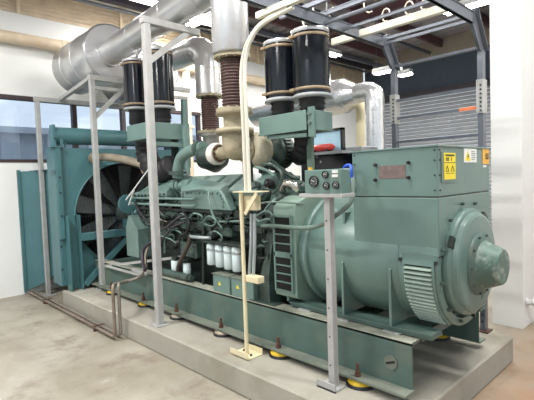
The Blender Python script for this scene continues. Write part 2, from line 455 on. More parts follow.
for i, (x, y) in enumerate(((-4.5, -.2), (-3.2, 5.2), (-2.0, 1.6), (.3, 2.9), (-1.5, 5.6), (-6.0, 4.6), (-1.0, -2.2), (-.6, 3.4))):  # added unseen lamps that brighten the plinth, left wall and column
    p = Vector((x, y, 4.35)); q = p-CAM
    px, py = 267+FPX*q.dot(RR)/q.dot(_f), 200+FPX*q.dot(DD)/q.dot(_f)
    batten(px, py, 4.35, 1.25, 'x', 'added unseen fluorescent light under the roof, brightening the room', (150, 40, 66, 66, 66, 66, 80, 26)[i])

# beige drain pipe along the window wall
bp = MB(); bp.cyl((XW+.12, YF, 3.73), (XW+.12, YB, 3.73), .085); 
for yy in (-2, .6, 2.55, 4.5, 6.6, 8.6): bp.cyl((XW+.12, yy, 3.73), (XW+.12, yy+.1, 3.73), .093)
tag(bp.build('wall_pipe', 'wallpipe'), 'thick beige pipe running level along the wall above the window', 'pipe')
# beige downpipe on the white wall behind
c = onX(187, 100, XW+.1)
dp = MB(); dp.cyl((XW+.1, c.y, 0), (XW+.1, c.y, 4.75), .075)
for zz in (1, 2.6, 4): dp.box(XW+.001, XW+.19, c.y-.09, c.y+.09, zz, zz+.04)
tag(dp.build('downpipe', 'wallpipe'), 'beige vertical downpipe on the white wall behind the left air cleaners', 'pipe')

# ================================================================== PLINTH
pm = MB(); pm.box(-6.1, -1.21, 2.03, 3.95, 0, .21, .012)
tag(pm.build('concrete_plinth', 'concrete'), 'long low concrete plinth carrying the whole generator', 'plinth')

# ================================================================== SKID FRAME
sk = empty('base_frame', (-3.6, 2.97, .27), 'green steel skid frame with bolted lower flanges under engine and alternator', 'frame')
def channel(y0, sgn, name):
    b = MB(); x0, x1 = -5.95, -1.31
    b.box(x0, x1, y0, y0+sgn*.012, .272, .56)                       # web
    b.box(x0, x1, y0, y0+sgn*.12, .548, .562)                       # top flange
    b.build(name, 'skid', sk)
    f = MB(); f.box(x0, x1+.01, y0-sgn*.10, y0+sgn*.01, .262, .276); f.build('lower_flange', 'skid_ledge', sk)
channel(2.43, 1, 'side_beam'); channel(3.49, -1, 'side_beam')
tf = MB(); tf.box(-5.95, -1.31, 2.428, 2.55, .562, .567); tf.build('dusty_top_flange', 'dust', sk)
cb = MB()
for x in (-5.9, -5.0, -4.1, -3.2, -2.5, -1.9): cb.box(x, x+.08, 2.44, 3.48, .3, .54)
cb.build_each('cross_member', 'skid', sk)
cb = MB(); cb.box(-1.345, -1.315, 2.57, 3.35, .53, .585); cb.build('end_member', 'skid', sk)
c = onY(391, 362, 2.43)
hb = MB(); hb.lathe([(0, .045), (.008, .045)], (c.x, 2.43, c.z), (0, -1, 0), 24); rc_ = hb.build('round_cover', 'skid_ledge', sk)
hb = MB(); hb.bar((c.x-.03, 2.42, c.z-.012), (c.x+.03, 2.42, c.z+.012), .012, .008, (0, 1, 0)); hb.build('slot', 'rubber', rc_)
# raised alternator foot rail
fr = MB()
for (a, b) in ((2.52, 2.66), (3.27, 3.41)): fr.box(-2.40, -1.22, a, b, .575, .60, .004)
fr.build_each('foot_rail', 'skid', sk)
pk = MB()
for x in (-2.3, -1.95, -1.55):
    for yy in (2.50, 3.38): pk.box(x, x+.12, yy, yy+.05, .562, .576)
pk.build_each('shim', 'postgrey', sk)
# rusty flange bolts
ISO = [-1.665, -2.40, -3.12, -3.85, -4.53, -5.35]
for x in ISO:
    for yy in (2.372, 3.55):
        b = MB(); b.cyl((x, yy, .27), (x, yy, .36), .011, n=8); b.lathe([(0, .022), (.02, .022)], (x, yy, .276), (0, 0, 1), 6, smooth=False); b.lathe([(0, .017), (.018, .017)], (x, yy, .3), (0, 0, 1), 6, smooth=False)
        b.build('flange_bolt', 'rust', sk)
# vibration mounts
first = None
names = {0: 'yellow rubber mount under the front beam, right of the grey panel post', 1: 'yellow rubber mount under the front beam, between the cream post and the grey panel post',
         2: 'dusty brown mount just left of the cream post foot', 3: 'dusty mount just right of the tall white post foot', 4: 'dull yellow mount just left of the tall white post foot', 5: 'yellow mount at the radiator end of the front beam'}
for row, yy in ((0, 2.405), (1, 3.54)):
    for i, x in enumerate(ISO):
        lab = names[i] if row == 0 else 'rubber mount under the rear beam behind the generator'
        if row == 1 and i: continue
        e = empty('vibration_mount', (x, yy, .21), lab if row == 0 else 'yellow rubber mount under the rear beam near the plinth end', 'rubber mount', 'rubber mounts under the skid frame')
        b = MB(); b.lathe([(0, .098), (.012, .098), (.02, .09)], (x, yy, .21), (0, 0, 1), 28); b.build('base_ring', 'rubber', e)
        b = MB(); b.lathe([(0, .088), (.02, .085), (.038, .06), (.045, .03)], (x, yy, .221), (0, 0, 1), 28); b.build('rubber_dome', 'yellow' if i in (0, 1, 4, 5) else 'tanpipe', e)

# ================================================================== ALTERNATOR
al = empty('alternator', (-1.75, 2.96, .635), 'green alternator with terminal box, louvred end and cone shaped cap', 'alternator')
AY, AZ = 2.95, 1.005
b = MB(); b.lathe([(-2.31, .40), (-2.29, .425), (-1.46, .425), (-1.44, .41)], (0, AY, AZ), (1, 0, 0), 64); b.build('stator_body', 'green', al)
b = MB(); b.lathe([(-2.24, .425), (-2.24, .452), (-2.205, .452), (-2.205, .425)], (0, AY, AZ), (1, 0, 0), 64, cap=False); b.build('end_ring', 'intake', al)
# end shield: rings, disc, hub, cone cap
b = MB(); b.lathe([(-1.46, .405), (-1.44, .425), (-1.195, .425), (-1.185, .418), (-1.185, .374), (-1.235, .372), (-1.235, .352), (-1.16, .350), (-1.145, .345), (-1.14, .325), (-1.112, .318), (-1.105, .30), (-1.10, .20), (-1.10, 0)], (0, AY, AZ), (1, 0, 0), 110, smooth=False); es = b.build('end_shield', 'green', al)
b = MB(); bolts(b, [(-1.184, AY+.392*math.cos(a), AZ+.392*math.sin(a)) for a in [2*PI*i/12+.2 for i in range(12)]], (1, 0, 0), .011, .024); b.build_each('shield_bolt', 'engine', es)
b = MB(); b.lathe([(-1.105, .205), (-1.08, .20), (-1.08, .178), (-1.07, .172), (-1.07, 0)], (0, AY, AZ-.01), (1, 0, 0), 48); b.build('hub_ring', 'skid', al)
b = MB(); b.lathe([(-1.07, .158), (-.96, .112)], (0, AY, AZ-.015), (1, 0, 0), 40); b.lathe([(-.96, .112), (-.955, .107), (-.955, 0)], (0, AY, AZ-.015), (1, 0, 0), 40, smooth=False); cc = b.build('cone_cap', 'cap', al)
b = MB(); bolts(b, [(-1.08, AY+.188*math.cos(a), AZ-.01+.188*math.sin(a)) for a in [2*PI*i/10 for i in range(10)]], (1, 0, 0), .008, .012); b.build_each('cap_bolt', 'engine', cc)
# dark pockets in the shield
b = MB(); 
for a in (2.65, .9, -.6): 
    p = Vector((-1.15, AY+.34*math.cos(a), AZ+.34*math.sin(a))); rd = Vector((0, math.cos(a), math.sin(a)))
    b.obox(p, (1, 0, 0), rd, rd.cross(Vector((1, 0, 0))), .012, .03, .035)
b.build_each('shield_pocket', 'engine_dark', al)
b = MB(); b.box(-1.126, -1.118, 2.99, 3.04, .68, .75); b.build('shield_slot', 'engine_dark', al)
b = MB(); b.lathe([(0, .02), (.012, .02)], (-1.113, 2.99, .775), (1, 0, 0), 12); b.box(-1.116, -1.106, 2.93, 3.03, .765, .785); b.build('casting_mark', 'skid', al)
# louvred cover wraps around the front lower quadrant
lvx0, lvx1 = -1.405, -1.2
sh = MB(); sh.lathe([(lvx0, .43), (lvx0, .436), (lvx1, .436), (lvx1, .43)], (0, AY, AZ), (1, 0, 0), 24, a0=PI*.0-.95, a1=.08, cap=False)
lb = sh
# orientation of lathe frame for X axis: u=(0,-1,0)?; build louvres directly instead
lb = MB()
def rad(a, r): return (AY-r*math.cos(a), AZ-r*math.sin(a))     # a=0 front, a>0 towards the floor
for (a0_, a1_) in ((-.12, -.06), (.98, 1.04)):
    for k in range(1): 
        y0, z0 = rad(a0_, .428); y1, z1 = rad(a1_, .428); y2, z2 = rad(a1_, .442); y3, z3 = rad(a0_, .442)
        lb.prism([(lvx0, y0, z0), (lvx0, y1, z1), (lvx0, y2, z2), (lvx0, y3, z3)], (lvx1-lvx0, 0, 0))
for x in (lvx0, lvx1-.015):
    for k in range(12):
        a0_ = -.12+1.16*k/12; a1_ = -.12+1.16*(k+1)/12
        q = [rad(a0_, .428), rad(a1_, .428), rad(a1_, .442), rad(a0_, .442)]
        lb.prism([(x, *p) for p in q], (.015, 0, 0))
lc_ = lb.build('louvre_cover', 'green', al)
b = MB()
for k in range(16):
    a = -.04+1.0*k/15.5; q = [rad(a, .426), rad(a+.028, .426), rad(a+.040, .452), rad(a+.026, .452)]
    b.prism([(lvx0+.014, *p) for p in q], (lvx1-lvx0-.028, 0, 0))
b.build('louvres', 'louvre', lc_)
b = MB()
for k in range(14):
    a = -.06+1.08*k/14; a2 = -.06+1.08*(k+1)/14; q = [rad(a, .4255), rad(a2, .4255), rad(a2, .4285), rad(a, .4285)]
    b.prism([(lvx0+.014, *p) for p in q], (lvx1-lvx0-.028, 0, 0))
b.build('louvre_gap_shade', 'darkmesh', lc_)  # added dark sheet: shade between the louvres put in as colour
# side skirt above louvres up to the terminal box
b = MB(); b.box(-1.42, -1.19, 2.53, 2.60, 1.05, 1.10); b.build('skirt_plate', 'green', al)
b = MB()
for x in (-1.425, -1.195): bolts(b, [(x, 2.535, 1.055)], (0, -1, 0), .013, .02)
b.build_each('skirt_bolt', 'engine_dark', al)
# feet: pairs of gusset plates with a curved inner side hugging the body
FX = [onY(288, 290, 2.53).x, onY(343, 295, 2.53).x, onY(390, 300, 2.53).x]
for x in FX:
    for sg in (-1, 1):
        Y_ = lambda v: AY+sg*v
        p = [(x, Y_(.435), .612), (x, Y_(.435), .98), (x, Y_(.42), .99)]
        for k in range(9):
            a = .08+(1.1-.08)*k/8; p.append((x, Y_(.418*math.cos(a)), AZ-.418*math.sin(a)))
        p.append((x, Y_(.10), .612))
        g_ = MB(); g_.prism(p, (.018, 0, 0)); g_.build('foot_gusset', 'green', al)
for sg in (-1, 1):
    g_ = MB(); y0 = AY+sg*.30; g_.box(-2.40, -1.22, min(y0, AY+sg*.44), max(y0, AY+sg*.44), .600, .612); g_.build('foot_plate', 'skid', al)
# lifting lug
b = MB(); p = [(0, 1.10), (0, 1.34), (.10, 1.34), (.10, 1.28), (.03, 1.10)]
c = onY(344, 207, 2.62)
b.prism([(c.x, 2.60+u, z-0.0) for u, z in ((0, 1.12), (0, 1.33), (.12, 1.33), (.12, 1.2))], (.02, 0, 0)); b.build('lifting_lug', 'green', al)
# adapter housing with side ventilation grilles
b = MB(); prof = [(2.5, .655), (2.5, 1.325)]
for k in range(1, 11):
    a = PI*k/11; prof.append((AY-.465*math.cos(a), 1.325+.15*math.sin(a)))
prof += [(3.43, 1.325), (3.43, .655), (3.2, .56), (2.72, .56)]
b.prism([(-2.535, y_, z_) for y_, z_ in prof], (.235, 0, 0)); ah = b.build('adapter_housing', 'intake2', al, bevel=.006)
b = MB(); 
for z0, z1 in ((.70, .97), (1.005, 1.29)):
    b.box(-2.505, -2.335, 2.490, 2.502, z0, z1)
b.build_each('vent_opening', 'darkmesh', al)
b = MB()
for z0, z1, n in ((.70, .97, 4), (1.005, 1.29, 4)):
    for k in range(n+1): zz = z0+(z1-z0)*k/n; b.box(-2.51, -2.33, 2.480, 2.490, zz-.005, zz+.005)
b.build('vent_grille', 'green', al)
b = MB(); 
for x in (-2.515, -2.33): b.box(x-.008, x+.008, 2.478, 2.502, .69, 1.3)
b.box(-2.52, -2.32, 2.478, 2.502, .975, 1.0); b.build('vent_frame', 'green', al)
# terminal box
TX0, TX1, TY0, TY1 = -1.79, -1.182, 2.548, 3.375
b = MB(); b.box(TX0, TX1, TY0, TY1, 1.452, 1.752, .004); tb = b.build('terminal_box', 'green', al)
b = MB(); b.box(TX0+.004, TX1-.004, TY0+.004, TY1-.004, 1.443, 1.453); b.box(TX0+.0, TX1-.0, TY0-.002, TY0+.3, 1.083, 1.090); b.build('seam', 'ink', al)
b = MB(); b.box(TX0, TX1, TY0, TY1, 1.09, 1.445, .004); b.build('lower_box', 'green', al)
b = MB(); b.box(TX0-.012, TX1+.008, TY0-.008, TY1+.01, 1.750, 1.760, .002); b.build('lid', 'green', al)
for k, (px, py) in enumerate(((376, 165), (376, 180), (409, 162.5), (409, 177.5))):
    c = onY(px, py, TY0); b = MB(); b.lathe([(0, .009), (.006, .011), (.018, .011), (.022, .007)], (c.x, TY0, c.z), (0, -1, 0), 12); b.build('bolt', 'ink', al)
a_ = onY(379, 166, TY0); b_ = onY(406, 178, TY0)
b = MB(); b.box(a_.x, b_.x, TY0-.002, TY0, b_.z+.0, a_.z-.0); b.build('faded_nameplate', 'faded', al)
b = MB()
for zz in (1.49, 1.58, 1.67, 1.73):
    bolts(b, [(TX1, TY0+.02, zz)], (1, 0, 0), .005, .006); bolts(b, [(TX0+.02, TY0, zz), (TX1-.02, TY0, zz)], (0, -1, 0), .005, .006)
b.build_each('screw', 'ink', tb)
# stickers on the end face (plane x=TX1), placed in y,z
def endrect(name, x, px0, py0, px1, py1, m, th=.003):
    a = onX(px0, py0, TX1); c = onX(px1, py1, TX1); b = MB(); b.box(x, x+th, a.y, c.y, c.z, a.z); return b.build(name, m, al), a, c
s1, a, c = endrect('guard_frame', TX1, 440.5, 151.5, 456.5, 181.5, 'green', .006)
s1, a, c = endrect('yellow_warning_sign', TX1+.006, 442.6, 152.8, 454.4, 179.0, 'stk_yellow')
H_ = a.z-c.z; W_ = c.y-a.y; zt_ = a.z; y0_ = a.y
b = MB(); X_ = TX1+.009
def r_(u0, u1, v0, v1): b.box(X_, X_+.0015, y0_+W_*u0, y0_+W_*u1, zt_-H_*v1, zt_-H_*v0)
r_(.12, .88, .06, .12); r_(.14, .42, .18, .22); r_(.14, .42, .25, .29); r_(.6, .64, .17, .3); r_(0.03, .97, .355, .375); r_(.12, .88, .76, .775)
for u in (.25, .72):
    for k in range(5): r_(u-.03*(k+1)*.9, u-.03*(k+1)*.9+.035, .48+.04*k, .52+.04*k); r_(u+.03*(k+1)*.9-.035, u+.03*(k+1)*.9, .48+.04*k, .52+.04*k)
    r_(u-.13, u+.13, .68, .70)
b.build('sign_print', 'ink', s1)
s2, a, c = endrect('white_warning_label', TX1, 463.6, 148.2, 476.2, 162.4, 'stk_white')
H_ = a.z-c.z; W_ = c.y-a.y; zt_ = a.z; y0_ = a.y; X_ = TX1+.003
b = MB(); b.prism([(X_, y0_+W_*u, zt_-H_*v) for u, v in ((.06, .88), (.50, .88), (.28, .16))], (.0015, 0, 0)); b.build_each('yellow_triangle', 'stk_yellow', s2)
b = MB(); X_ += .0015
b.prism([(X_, y0_+W_*u, zt_-H_*v) for u, v in ((.30, .36), (.22, .60), (.28, .58), (.25, .8), (.36, .5), (.3, .52))], (.0012, 0, 0))
X_ -= .0015
for k in range(5): r_(.56, .93 if k % 2 else .85, .2+.14*k, .235+.14*k)
b.build('label_print', 'ink', s2)
s3, a, c = endrect('orange_label', TX1, 482.2, 148.6, 488.6, 164, 'stk_orange')
H_ = a.z-c.z; W_ = c.y-a.y; zt_ = a.z; y0_ = a.y; X_ = TX1+.003
b = MB(); r_(.45, .6, .3, .66); r_(.75, .88, .3, .66); r_(.45, .88, .62, .68); b.build('label_print', 'ink', s3)
endrect('small_white_sticker', TX1, 482.8, 165.2, 485.8, 167.2, 'stk_white')
# little triangle by the louvres
c = onY(393.5, 257.5, 2.54)
b = MB(); b.prism([(c.x-.018, 2.538, c.z-.014), (c.x+.018, 2.538, c.z-.014), (c.x, 2.538, c.z+.018)], (0, .004, 0)); b.build('yellow_triangle_sticker', 'stk_orange', al)

# ================================================================== ENGINE
en = empty('diesel_engine', (-3.8, 2.97, .57), 'large green diesel engine with bolted covers between the radiator and alternator', 'engine')
EX0, EX1 = -5.15, -2.60
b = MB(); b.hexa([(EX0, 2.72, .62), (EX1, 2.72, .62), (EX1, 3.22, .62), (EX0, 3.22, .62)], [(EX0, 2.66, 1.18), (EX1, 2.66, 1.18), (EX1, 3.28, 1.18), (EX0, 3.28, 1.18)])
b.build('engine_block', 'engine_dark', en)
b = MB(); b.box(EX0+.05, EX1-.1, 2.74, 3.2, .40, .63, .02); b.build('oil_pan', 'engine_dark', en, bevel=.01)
# crankcase side covers
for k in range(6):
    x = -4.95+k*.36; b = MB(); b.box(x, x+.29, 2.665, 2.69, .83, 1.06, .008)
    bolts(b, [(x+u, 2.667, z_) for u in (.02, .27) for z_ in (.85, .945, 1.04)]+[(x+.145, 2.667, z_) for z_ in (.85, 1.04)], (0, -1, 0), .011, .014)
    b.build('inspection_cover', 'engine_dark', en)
# cylinder heads along both banks
for sg in (-1, 1):
    for k in range(8):
        x = -5.08+k*.285
        b = MB(); yc = AY+sg*(.225 if sg > 0 else .10 if x < -3.2 else .19)
        b.obox((x+.12, yc, 1.33), (1, 0, 0), (0, 1, -sg*.6), (0, sg*.6, 1), .118, .14, .12)
        b.build('cylinder_head', 'engine', en)
        b = MB(); b.obox((x+.12, yc+sg*.0, 1.52), (1, 0, 0), (0, 1, -sg*.6), (0, sg*.6, 1), .112, .16, .06)
        b.build('rocker_cover', 'intake', en, bevel=.012)
P_EX = onY(180, 205, 2.6).x
# stepped light ledge and gasket rail
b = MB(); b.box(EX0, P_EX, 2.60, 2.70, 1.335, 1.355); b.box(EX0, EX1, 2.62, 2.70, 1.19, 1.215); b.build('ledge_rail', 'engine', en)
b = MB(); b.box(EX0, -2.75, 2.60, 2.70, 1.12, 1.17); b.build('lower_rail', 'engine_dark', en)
# intake housing (right) : faceted box with bolts
def facet_box(pxs, Y0, depth, slope, name, m):
    """front outline in x,z at Y0; top leans back"""
    n = len(pxs); b = MB()
    f = [Vector(p) for p in pxs]; back = [Vector((p[0]+dx, Y0+depth, p[2]+dz)) for p, dx, dz in slope]
    b.add(f+back, [tuple(range(n)), tuple(reversed(range(n, 2*n)))]+[(i, (i+1) % n, (i+1) % n+n, i+n) for i in range(n)])
    return b.build(name, m, en, bevel=.012)
Y0 = 2.585
P_ = lambda px, py, Y=Y0: onY(px, py, Y)
E_, A, B, D = P_(181, 212), P_(181, 190.5), P_(219.5, 190.5), P_(231, 213)
A.z = B.z = 1.50; E_.z = D.z = 1.305
f_ = [E_, A, B, D]
b = MB()
back = [Vector((E_.x, Y0+.3, E_.z)), onY(180, 173, Y0+.24), onY(227.5, 183.5, Y0+.12), onY(237.5, 210, Y0+.10)]
b.add(f_+back, [(0, 1, 2, 3), (7, 6, 5, 4)]+[(i, (i+1) % 4, (i+1) % 4+4, i+4) for i in range(4)])
C = D
ih = b.build('intake_housing', 'intake', en, bevel=.01)
b = MB(); bolts(b, [(A.x+(B.x-A.x)*(k+.5)/9, Y0, 1.475) for k in range(9)]+[(B.x+.01, Y0, 1.455), (B.x+.03, Y0, 1.425), (B.x+.05, Y0, 1.395), (B.x+.045, Y0, 1.35)], (0, -1, 0), .013, .015); b.build_each('housing_bolt', 'intake', ih)
# left intake housing
x0 = P_(134, 192).x; x1 = P_(166, 190).x
b = MB(); b.add([(x0, Y0, 1.43), (x0, Y0, 1.475), (x1, Y0, 1.50), (x1, Y0, 1.43), (x0+.02, Y0+.22, 1.42), (x0+.08, Y0+.2, 1.50), (x1, Y0+.24, 1.635), (x1, Y0+.24, 1.42)],
               [(0, 1, 2, 3), (7, 6, 5, 4), (0, 4, 5, 1), (1, 5, 6, 2), (2, 6, 7, 3), (3, 7, 4, 0)])
il = b.build('intake_housing', 'intake', en, bevel=.012)
b = MB(); bolts(b, [(x0+(x1-x0)*(k+.5)/9, Y0, 1.44+.02*k/9) for k in range(9)], (0, -1, 0), .012, .014); b.build_each('housing_bolt', 'engine_dark', il)
b = MB(); b.box(x0, P_(231, 213).x, 2.592, 2.66, 1.275, 1.30); b.build('gasket_rail', 'engine_dark', en)
# coupling between them, with clamps
b = MB(); yy = Y0+.12; b.cyl((x1-.04, yy, 1.545), (A.x+.02, yy, 1.555), .058, n=28)
for t in (.22, .42, .7): xx = x1-.04+(A.x-x1+.06)*t; b.cyl((xx, yy, 1.55), (xx+.025, yy, 1.55), .069, n=28)
b.build('coupling_sleeve', 'intake', en)
# twin level fuel rails
b = MB(); 
for z_, yv in ((1.415, 2.55), (1.345, 2.545)):
    a = P_(132, 198, yv).x; c = P_(194, 201, yv).x; b.tube([(a, yv, z_), (c, yv, z_-.005)], .014, 10)
    for t in (0.0, .3, .6, 1.0): b.ball((a+(c-a)*t, yv, z_), .02, 8)
b.build_each('fuel_rail', 'intake', en)
# row of fuel stubs below rails
b = MB()
for k in range(16):
    x = -5.08+k*.125; b.tube(spline([(x, 2.6, 1.27), (x+.01, 2.57, 1.25), (x+.04, 2.57, 1.2), (x+.03, 2.62, 1.17)], 5), .007, 8)
b.build_each('injector_line', 'engine_dark', en)
b = MB()
for k in range(17):
    x = -5.05+k*.145; b.cyl((x, 2.64, 1.21), (x, 2.64, 1.29), .03, n=12); b.box(x+.03, x+.1, 2.6, 2.64, 1.24, 1.28+.03*(k % 3))
b.build_each('tappet_housing', 'engine_dark', en)
# assorted side gear: pump bodies, pipes and hoses
rnd = random.Random(3)
for (px, py, w_, h_, d_) in ((165, 232, .22, .12, .12), (205, 226, .20, .10, .1), (186, 222, .12, .16, .08), (225, 232, .24, .09, .1), (150, 222, .15, .1, .08), (190, 250, .3, .16, .06), (172, 214, .2, .05, .1), (214, 219, .2, .05, .1)):
    c = onY(px, py, 2.6); b = MB(); b.box(c.x-w_/2, c.x+w_/2, 2.57, 2.57+d_+.06, c.z-h_/2, c.z+h_/2, .012)
    bolts(b, [(c.x+sx*w_*.38, 2.572, c.z+sz*h_*.32) for sx in (-1, 1) for sz in (-1, 1)], (0, -1, 0), .009, .012); b.build('accessory_housing', 'engine', en, bevel=.008)
for (px, py, r, L_) in ((215, 235, .045, .14), (221, 241, .03, .1), (155, 240, .04, .1), (179, 243, .035, .12)):
    c = onY(px, py, 2.58); b = MB(); b.lathe([(0, r), (.02, r*1.15), (.03, r), (L_, r), (L_+.01, r*.6)], (c.x, 2.66, c.z), (0, -1, 0), 20); b.build('fuel_pump', 'engine_dark', en)
def hose(pts, r, m, name='hose', n=7):
    b = MB(); b.tube(spline([onY(*p) for p in pts], n), r, 10); return b.build(name, m, en)
hose([(183, 191, 2.56), (206, 190, 2.55), (209, 200, 2.52), (213, 215, 2.52), (222, 228, 2.55)], .011, 'intake', 'breather_line')
hose([(150, 236, 2.5), (165, 228, 2.5), (178, 218, 2.52), (186, 214, 2.56)], .012, 'hose_dark')
hose([(160, 243, 2.5), (172, 228, 2.5), (185, 222, 2.54)], .011, 'hose_dark')
hose([(183, 212, 2.56), (189, 222, 2.5), (187, 232, 2.5), (181, 236, 2.56)], .014, 'rubber')
hose([(135, 202, 2.5), (140, 212, 2.48), (148, 221, 2.5), (158, 224, 2.56)], .015, 'rubber')
hose([(203, 222, 2.55), (209, 216, 2.5), (216, 221, 2.5), (212, 226, 2.52), (205, 224, 2.55)], .007, 'intake')
hose([(208, 238, 2.55), (214, 231, 2.5), (222, 237, 2.5), (219, 243, 2.52), (210, 241, 2.55)], .007, 'intake')
hose([(214, 222, 2.54), (240, 221, 2.54)], .009, 'intake', 'pipe')
hose([(161, 236, 2.5), (170, 239, 2.5), (176, 243, 2.5)], .007, 'intake')
hose([(165, 238, 2.52), (165, 253, 2.52)], .016, 'engine', 'standpipe')
hose([(183, 190, 2.60), (183, 198, 2.58)], .01, 'engine', 'standpipe')
# grey L-shaped pipe and brown hose
hose([(210, 238, 2.5), (200, 237.5, 2.5), (190, 236.5, 2.5)], .016, 'greypipe', 'oil_pipe')
hose([(190.5, 236, 2.5), (188, 246, 2.5), (182, 258, 2.5), (178.5, 266, 2.5), (178, 276, 2.53)], .022, 'hosebrown', 'oil_hose')
hose([(203.5, 226, 2.53), (203.5, 292, 2.53)], .016, 'engine_dark', 'standpipe')
# four tall white filters with head
fh = MB(); a = onY(205, 243, 2.5); c = onY(243, 243, 2.5); fh.box(a.x, c.x, 2.47, 2.62, .995, 1.02, .006)
bolts(fh, [(a.x+(c.x-a.x)*(k+.5)/8, 2.472, 1.007) for k in range(8)], (0, -1, 0), .007, .01); fh.build('filter_head', 'engine_dark', en)
for k, px in enumerate((209.6, 218, 226.4, 234.8)):
    c = onY(px, 258, 2.5); b = MB(); zb, zt_ = .785-.006*k, .995
    b.lathe([(zb, 0), (zb, .04), (zb+.01, .049), (zt_-.015, .049), (zt_-.01, .043), (zt_, .043)], (c.x, 2.53, 0), (0, 0, 1), 24); fo = b.build('oil_filter', 'filter', en)
    b = MB(); b.lathe([(zt_-.075, .0492), (zt_-.06, .0498), (zt_-.055, .0492)], (c.x, 2.53, 0), (0, 0, 1), 24, cap=False); b.box(c.x-.02, c.x+.02, 2.478, 2.486, zt_-.055, zt_-.045); b.build('print_band', 'greypipe', fo)
rnd = random.Random(11)
for k in range(26):
    px, py = rnd.uniform(150, 240), rnd.uniform(214, 238); L_ = rnd.uniform(4, 14); dy = rnd.uniform(-7, 7)
    hose([(px, py, 2.57), (px+L_*.3, py+dy, 2.53), (px+L_, py+dy*.5, 2.54), (px+L_*1.2, py+5, 2.6)], rnd.choice((.005, .007, .01)), rnd.choice(('engine', 'engine_dark', 'hosebrown', 'intake')), 'small_pipe')
for k in range(14):
    px, py = rnd.uniform(248, 274), rnd.uniform(205, 262); L_ = rnd.uniform(4, 12); dy = rnd.uniform(-9, 9)
    hose([(px, py, 2.6), (px+L_*.3, py+dy, 2.55), (px+L_, py+dy*.5, 2.58)], rnd.choice((.006, .009, .014)), rnd.choice(('engine', 'engine_dark', 'rubber')), 'small_pipe')
# two short white filters
for px in (175.2, 187):
    c = onY(px, 267, 2.56); b = MB(); b.lathe([(.60, .036), (.61, .042), (.735, .042), (.74, .036)], (c.x, 2.56, 0), (0, 0, 1), 20); b.build('water_filter', 'filter', en)
    b = MB(); b.box(c.x-.04, c.x+.04, 2.54, 2.68, .74, .78, .006); b.build('filter_bracket', 'engine_dark', en)
# level green tube on the skid
a = onY(161, 274.5, 2.5); c = onY(189.5, 279.5, 2.5)
b = MB(); b.cyl((a.x, 2.5, .608), (c.x, 2.5, .608), .038, n=24); b.lathe([(0, .03), (.05, .03)], (c.x, 2.5, .608), (1, 0, 0), 16); b.build('drain_tube', 'engine', en)
# two green control boxes with warning triangles under the filters
for (p0, p1, nm) in (((212.5, 270, ), (229, 302)), ((230.5, 272), (252, 303)))[0:0]: pass
for i, (pa, pb) in enumerate(((212.5, 229), (230.5, 252.5))):
    a = onY(pa, 272, 2.44).x; c = onY(pb, 272, 2.44).x
    b = MB(); b.box(a, c, 2.44, 2.56, .50 if i == 0 else .49, .728, .006); bx_ = b.build('control_box', 'green', en)
    b = MB(); b.box(a-.004, c+.004, 2.432, 2.56, .728, .734); b.build('box_lid', 'skid_ledge', bx_)
    t = onY((219.5, 237.5)[i], (283.5, 287)[i], 2.438)
    b = MB(); b.prism([(t.x-.02, 2.437, t.z-.015), (t.x+.02, 2.437, t.z-.015), (t.x, 2.437, t.z+.02)], (0, .003, 0)); b.build('warning_triangle', 'stk_yellow', bx_)
# green cabinet with sloped top at the fan end
a = onY(131, 228, 2.5); c = onY(145, 256, 2.5)
b = MB(); b.box(-5.14, -4.84, 2.5, 2.72, .70, 1.04, .005)
b.prism([(-5.14, 2.5, 1.04), (-4.84, 2.5, 1.04), (-4.86, 2.5, 1.06), (-5.0, 2.5, 1.20), (-5.05, 2.5, 1.20)], (0, .22, 0)); b.build('sloped_cover_box', 'intake', en)
b = MB(); b.lathe([(0, .12), (.05, .12), (.06, .10), (.1, .06)], (-5.28, 2.62, 1.33), (-1, 0, 0), 28); b.build('drive_pulley', 'rad', en)
# flywheel housing and stay bracket to the right
b = MB(); b.lathe([(-2.72, .36), (-2.70, .40), (-2.56, .40), (-2.54, .38)], (0, AY, .98), (1, 0, 0), 48)
bolts(b, [(-2.70, AY+.375*math.cos(a), .98+.375*math.sin(a)) for a in [2*PI*i/24 for i in range(24)]], (-1, 0, 0), .012, .02); b.build('flywheel_housing', 'engine_dark', en)
b = MB(); b.prism([(-2.60, 2.47, .565), (-2.60, 2.47, .80), (-2.60, 2.52, 1.05), (-2.60, 2.66, 1.05), (-2.60, 2.8, .565)], (.02, 0, 0)); b.prism([(-2.78, 2.49, .565), (-2.60, 2.49, .565), (-2.60, 2.49, .98), (-2.66, 2.49, .9)], (0, .012, 0))
b.box(-2.80, -2.5, 2.44, 2.56, .562, .575); b.build_each('mounting_bracket', 'engine', en)
# rear gear covers, turbo support and clutter above the flywheel
b = MB(); b.hexa([(-2.95, 2.62, 1.17), (-2.5, 2.6, 1.17), (-2.5, 3.3, 1.17), (-2.95, 3.3, 1.17)], [(-2.9, 2.72, 1.5), (-2.5, 2.75, 1.45), (-2.5, 3.2, 1.45), (-2.9, 3.2, 1.5)]); b.build('gear_cover', 'engine', en, bevel=.02)
for (px, py, r, Y_, m_) in ((262, 194, .07, 2.66, 'engine'), (276, 199, .055, 2.6, 'engine'), (255, 186, .05, 2.64, 'engine'), (300, 187, .05, 2.72, 'engine'), (268, 183, .04, 2.6, 'rubber')):
    c = onY(px, py, Y_); b = MB(); b.lathe([(-.08, r*.8), (-.06, r), (0, r), (.015, r*.85), (.02, r*.4), (.03, r*.4)], c, (.3, -1, .25), 20)
    bolts(b, [c+Vector((math.cos(a)*r*.7, -.0, math.sin(a)*r*.7)) for a in (0, 1.05, 2.1, 3.14, 4.2, 5.2)], (.3, -1, .25), .006, .02); b.build('round_cover', m_, en)
